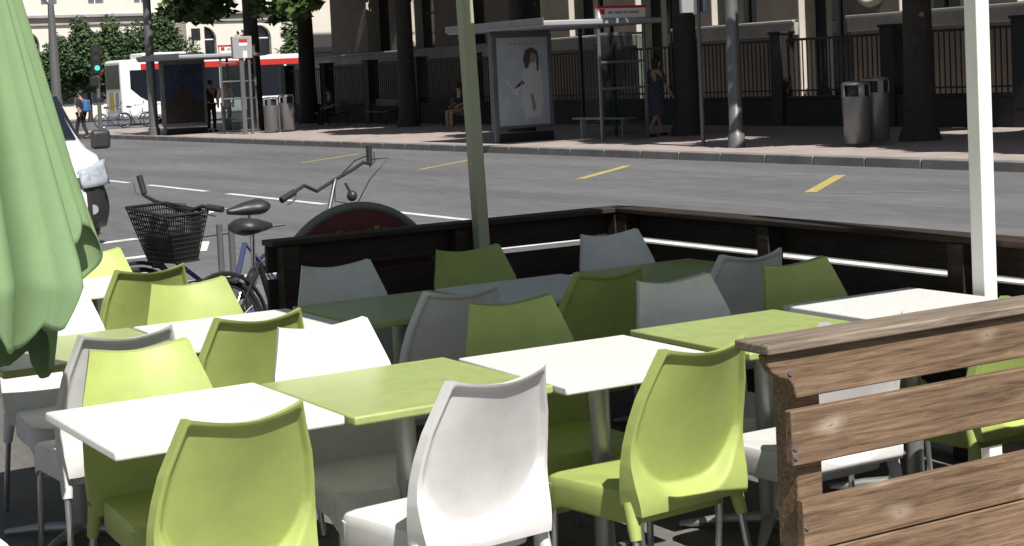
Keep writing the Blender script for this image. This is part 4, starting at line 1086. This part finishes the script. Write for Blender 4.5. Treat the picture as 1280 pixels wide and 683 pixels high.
# ------------------------------------------------------------------ people (skin modifier on a joint skeleton)
def skin(name, verts, edges, radii, m, parent, sub=2):
    me = bpy.data.meshes.new(name); me.from_pydata(verts, edges, []); me.materials.append(m)
    o = bpy.data.objects.new(name, me); C.objects.link(o); o.parent = parent
    md = o.modifiers.new('skin', 'SKIN'); md.use_smooth_shade = True
    if not me.skin_vertices: return o
    for i, r in enumerate(radii):
        me.skin_vertices[0].data[i].radius = (r, r) if not hasattr(r, '__len__') else r
    me.skin_vertices[0].data[0].use_root = True
    s_ = o.modifiers.new('sub', 'SUBSURF'); s_.levels = sub; s_.render_levels = sub
    return o
def person(label, loc, rz, pose, top_m, leg_m, group=None, dress=False, hairlong=False):
    t = thing('person', label, 'person', loc, rz, group)
    J = pose
    names = ['pelvis', 'waist', 'chest', 'neck', 'head', 'crown', 'shl', 'ell', 'wrl', 'hal', 'shr', 'elr', 'wrr', 'har', 'hil', 'knl', 'anl', 'tol', 'hir', 'knr', 'anr', 'tor']
    idx = {n: i for i, n in enumerate(names)}
    ed = [('pelvis', 'waist'), ('waist', 'chest'), ('chest', 'neck'), ('neck', 'head'), ('head', 'crown'), ('chest', 'shl'), ('shl', 'ell'), ('ell', 'wrl'), ('wrl', 'hal'),
          ('chest', 'shr'), ('shr', 'elr'), ('elr', 'wrr'), ('wrr', 'har'), ('pelvis', 'hil'), ('hil', 'knl'), ('knl', 'anl'), ('anl', 'tol'), ('pelvis', 'hir'), ('hir', 'knr'), ('knr', 'anr'), ('anr', 'tor')]
    rad = dict(pelvis=.12, waist=.11, chest=.125, neck=.05, head=.085, crown=.075, shl=.06, ell=.04, wrl=.03, hal=.035, shr=.06, elr=.04, wrr=.03, har=.035, hil=.085, knl=.055, anl=.04, tol=.035, hir=.085, knr=.055, anr=.04, tor=.035)
    skin('body', [J[n] for n in names], [(idx[a], idx[c]) for a, c in ed], [rad[n] for n in names], M['skin'], t)
    def sub_(name, ns, es, m, ex):
        id2 = {n: i for i, n in enumerate(ns)}
        return skin(name, [J[n] for n in ns], [(id2[a], id2[c]) for a, c in es], [rad[n] + ex for n in ns], m, t)
    ns = ['pelvis', 'waist', 'chest', 'shl', 'ell', 'shr', 'elr']
    sub_('shirt', ns, [('pelvis', 'waist'), ('waist', 'chest'), ('chest', 'shl'), ('shl', 'ell'), ('chest', 'shr'), ('shr', 'elr')], top_m, .018)
    if dress:
        b = MB(); p = Vector(J['pelvis']); k = (Vector(J['knl']) + Vector(J['knr'])) / 2
        pts = [p + (k - p) * f_ for f_ in (-.42, -.05, .3, .65, 1.0)]
        b.tube(pts, [.135, .165, .195, .22, .24], 16); b.build('skirt', top_m, t, smooth=60)
    else:
        ns = ['pelvis', 'hil', 'knl', 'anl', 'hir', 'knr', 'anr']
        sub_('trousers', ns, [('pelvis', 'hil'), ('hil', 'knl'), ('knl', 'anl'), ('pelvis', 'hir'), ('hir', 'knr'), ('knr', 'anr')], leg_m, .016)
    for s_ in 'lr':
        a = Vector(J['an' + s_]); o_ = Vector(J['to' + s_]); b = MB(); d = (o_ - a); d.z = 0
        d = d.normalized() if d.length > .01 else Vector((1, 0, 0))
        c = Vector((a.x, a.y, min(a.z, o_.z))) + d * .07
        b.ball((c.x, c.y, c.z - .01), (.13, .055, .05)); b.v = [tuple(Vector((c.x, c.y, c.z - .01)) + Matrix.Rotation(math.atan2(d.y, d.x), 3, 'Z') @ (Vector(v) - Vector((c.x, c.y, c.z - .01)))) for v in b.v]
        b.build('shoe', M['blackcloth'], t, smooth=60)
    h = Vector(J['head']); cr = Vector(J['crown'])
    f_ = Vector((1, 0, 0))
    b = MB(); m_ = h.lerp(cr, .65); b.ball((m_.x - .022, m_.y, m_.z + .02), (.105, .092, .115))
    if hairlong: b.ball((m_.x - .07, m_.y, m_.z - .12), (.06, .09, .16))
    b.build('hair', M['hair'], t, smooth=60)
    b = MB(); e = h.lerp(cr, .35)
    for s_ in (-.033, .033): b.ball((e.x + .082, e.y + s_, e.z + .015), .011, 8, 6)
    b.build('eyes', M['hair'], t, smooth=60)
    b = MB(); b.ball((e.x + .092, e.y, e.z - .02), (.018, .013, .022), 8, 6); b.ball((e.x - .0, e.y + .088, e.z), (.02, .012, .03), 8, 6); b.ball((e.x, e.y - .088, e.z), (.02, .012, .03), 8, 6)
    b.build('nose_and_ears', M['skin'], t, smooth=60)
    return t
def stand(stride=.0, lean=0., armf=.0):
    s_ = stride
    P = dict(pelvis=(0, 0, .93), waist=(.01 + lean * .25, 0, 1.1), chest=(lean * .6, 0, 1.33), neck=(lean * .85, 0, 1.5), head=(lean + .02, 0, 1.585), crown=(lean + .025, 0, 1.685),
             hil=(0, .095, .88), hir=(0, -.095, .88), knl=(s_ * .55 + .03, .1, .49), anl=(s_, .1, .09), tol=(s_ + .15, .11, .04),
             knr=(-s_ * .25 + .03, -.1, .49), anr=(-s_, -.1, .11), tor=(-s_ + .14, -.11, .04))
    for k, sg in (('l', 1), ('r', -1)):
        sw = -s_ * sg * .6 + armf
        P['sh' + k] = (lean * .62, sg * .19, 1.42); P['el' + k] = (lean * .62 + sw * .6, sg * .25, 1.14); P['wr' + k] = (lean * .62 + sw * 1.3 + .06, sg * .25, .90); P['ha' + k] = (lean * .62 + sw * 1.4 + .1, sg * .24, .81)
    return P
def sit():
    P = dict(pelvis=(0, 0, .55), waist=(-.02, 0, .72), chest=(.0, 0, .95), neck=(.04, 0, 1.12), head=(.07, 0, 1.2), crown=(.075, 0, 1.3),
             hil=(.05, .1, .54), hir=(.05, -.1, .54), knl=(.45, .12, .53), anl=(.45, .12, .09), tol=(.6, .13, .04), knr=(.45, -.12, .53), anr=(.42, -.12, .09), tor=(.57, -.13, .04))
    for k, sg in (('l', 1), ('r', -1)):
        P['sh' + k] = (.0, sg * .19, 1.04); P['el' + k] = (.05, sg * .25, .78); P['wr' + k] = (.28, sg * .16, .68); P['ha' + k] = (.36, sg * .12, .66)
    return P
def toward(r_, d_): 
    v = wdir(r_, d_); return math.atan2(v.y, v.x)
person('pedestrian in dark clothes carrying a bright blue backpack at the far left', (-59.8, 17.15, 0), toward(-.9, .3), stand(.18), M['blackcloth'], M['blackcloth'])
bp = [o for o in C.objects if o.name.startswith('person')][-1]
bp = [o for o in bpy.data.objects if o.name == 'person'][0]
bk = thing('backpack', 'bright blue backpack worn by the dark clothed pedestrian at the far left', 'backpack', (-59.8, 17.15, 0), toward(-.9, .3))
b = MB(); b.box(-.33, -.15, -.15, .15, .98, 1.42); b.build('bag', M['bluebag'], bk, bevel=.05)
b = MB(); b.box(-.36, -.331, -.11, .11, 1.02, 1.22); b.build('pocket', M['bluebag'], bk, bevel=.01)
b = MB()
for s_ in (-.11, .11): b.tube([(-.15, s_, 1.4), (.0, s_, 1.47), (.14, s_, 1.38), (.12, s_, 1.15), (-.15, s_, 1.05)], .018, 6)
b.build('strap', M['bluebag'], bk, smooth=60)
person('woman in a dark grey blue dress walking beside the near bus shelter', (-29.9, 21.3, .14), toward(.8, .5), stand(.24, .10), M['greydress'], M['greydress'], dress=True, hairlong=True)
b = MB(); hb = thing('handbag', 'red handbag carried low by the woman near the bus shelter', 'bag', (-30.2, 21.0, .14), toward(.8, .5))
b = MB(); b.box(-.16, .16, -.05, .05, .42, .70); b.build('bag', M['red'], hb, bevel=.03)
b = MB(); b.tube([(-.1, 0, .69), (-.07, 0, .82), (.07, 0, .82), (.1, 0, .69)], .01, 6); b.build('handle', M['red'], hb)
person('person in a beige top waiting behind the glass of the far shelter', (-53.2, 20.2, .14), toward(0, -1), stand(.03), M['beige'], M['beige'])
person('person dressed in black standing just right of the dark poster at the far shelter', (-54.0, 19.95, .14), toward(.6, -.8), stand(.02), M['blackcloth'], M['blackcloth'])
person('person in black seated on the bench below the first lit window', (-53.0, 23.97, .06), -PI / 2 + .1, sit(), M['blackcloth'], M['blackcloth'])
person('person with bare legs seated on the bench just left of the near poster', (-44.1, 24.25, .06), -PI / 2 + .1, sit(), M['blackcloth'], M['skin'])

# far parked bicycles
kb = dup(b1)
for o in list(kb.children):
    if o.name.startswith('basket'): bpy.data.objects.remove(o)
FB = 'bicycles parked far away by the bus'
kb['label'] = 'far parked bicycle at the left of the row before the bus'; kb['group'] = FB
kb.location = (-73.8, 22.6, 0); kb.rotation_euler = (0, 0, 1.5)
for dx, dy_, lab in ((.4, .9, 'far parked bicycle in the middle of the row before the bus'), (.8, 1.9, 'far parked bicycle nearest the slender lamp post, before the bus')):
    o = dup(kb); o['label'] = lab; o.location = (-73.8 + dx, 22.6 + dy_, 0); o.rotation_euler.z = 1.5 + dx * .4

sc.render.engine = 'CYCLES'
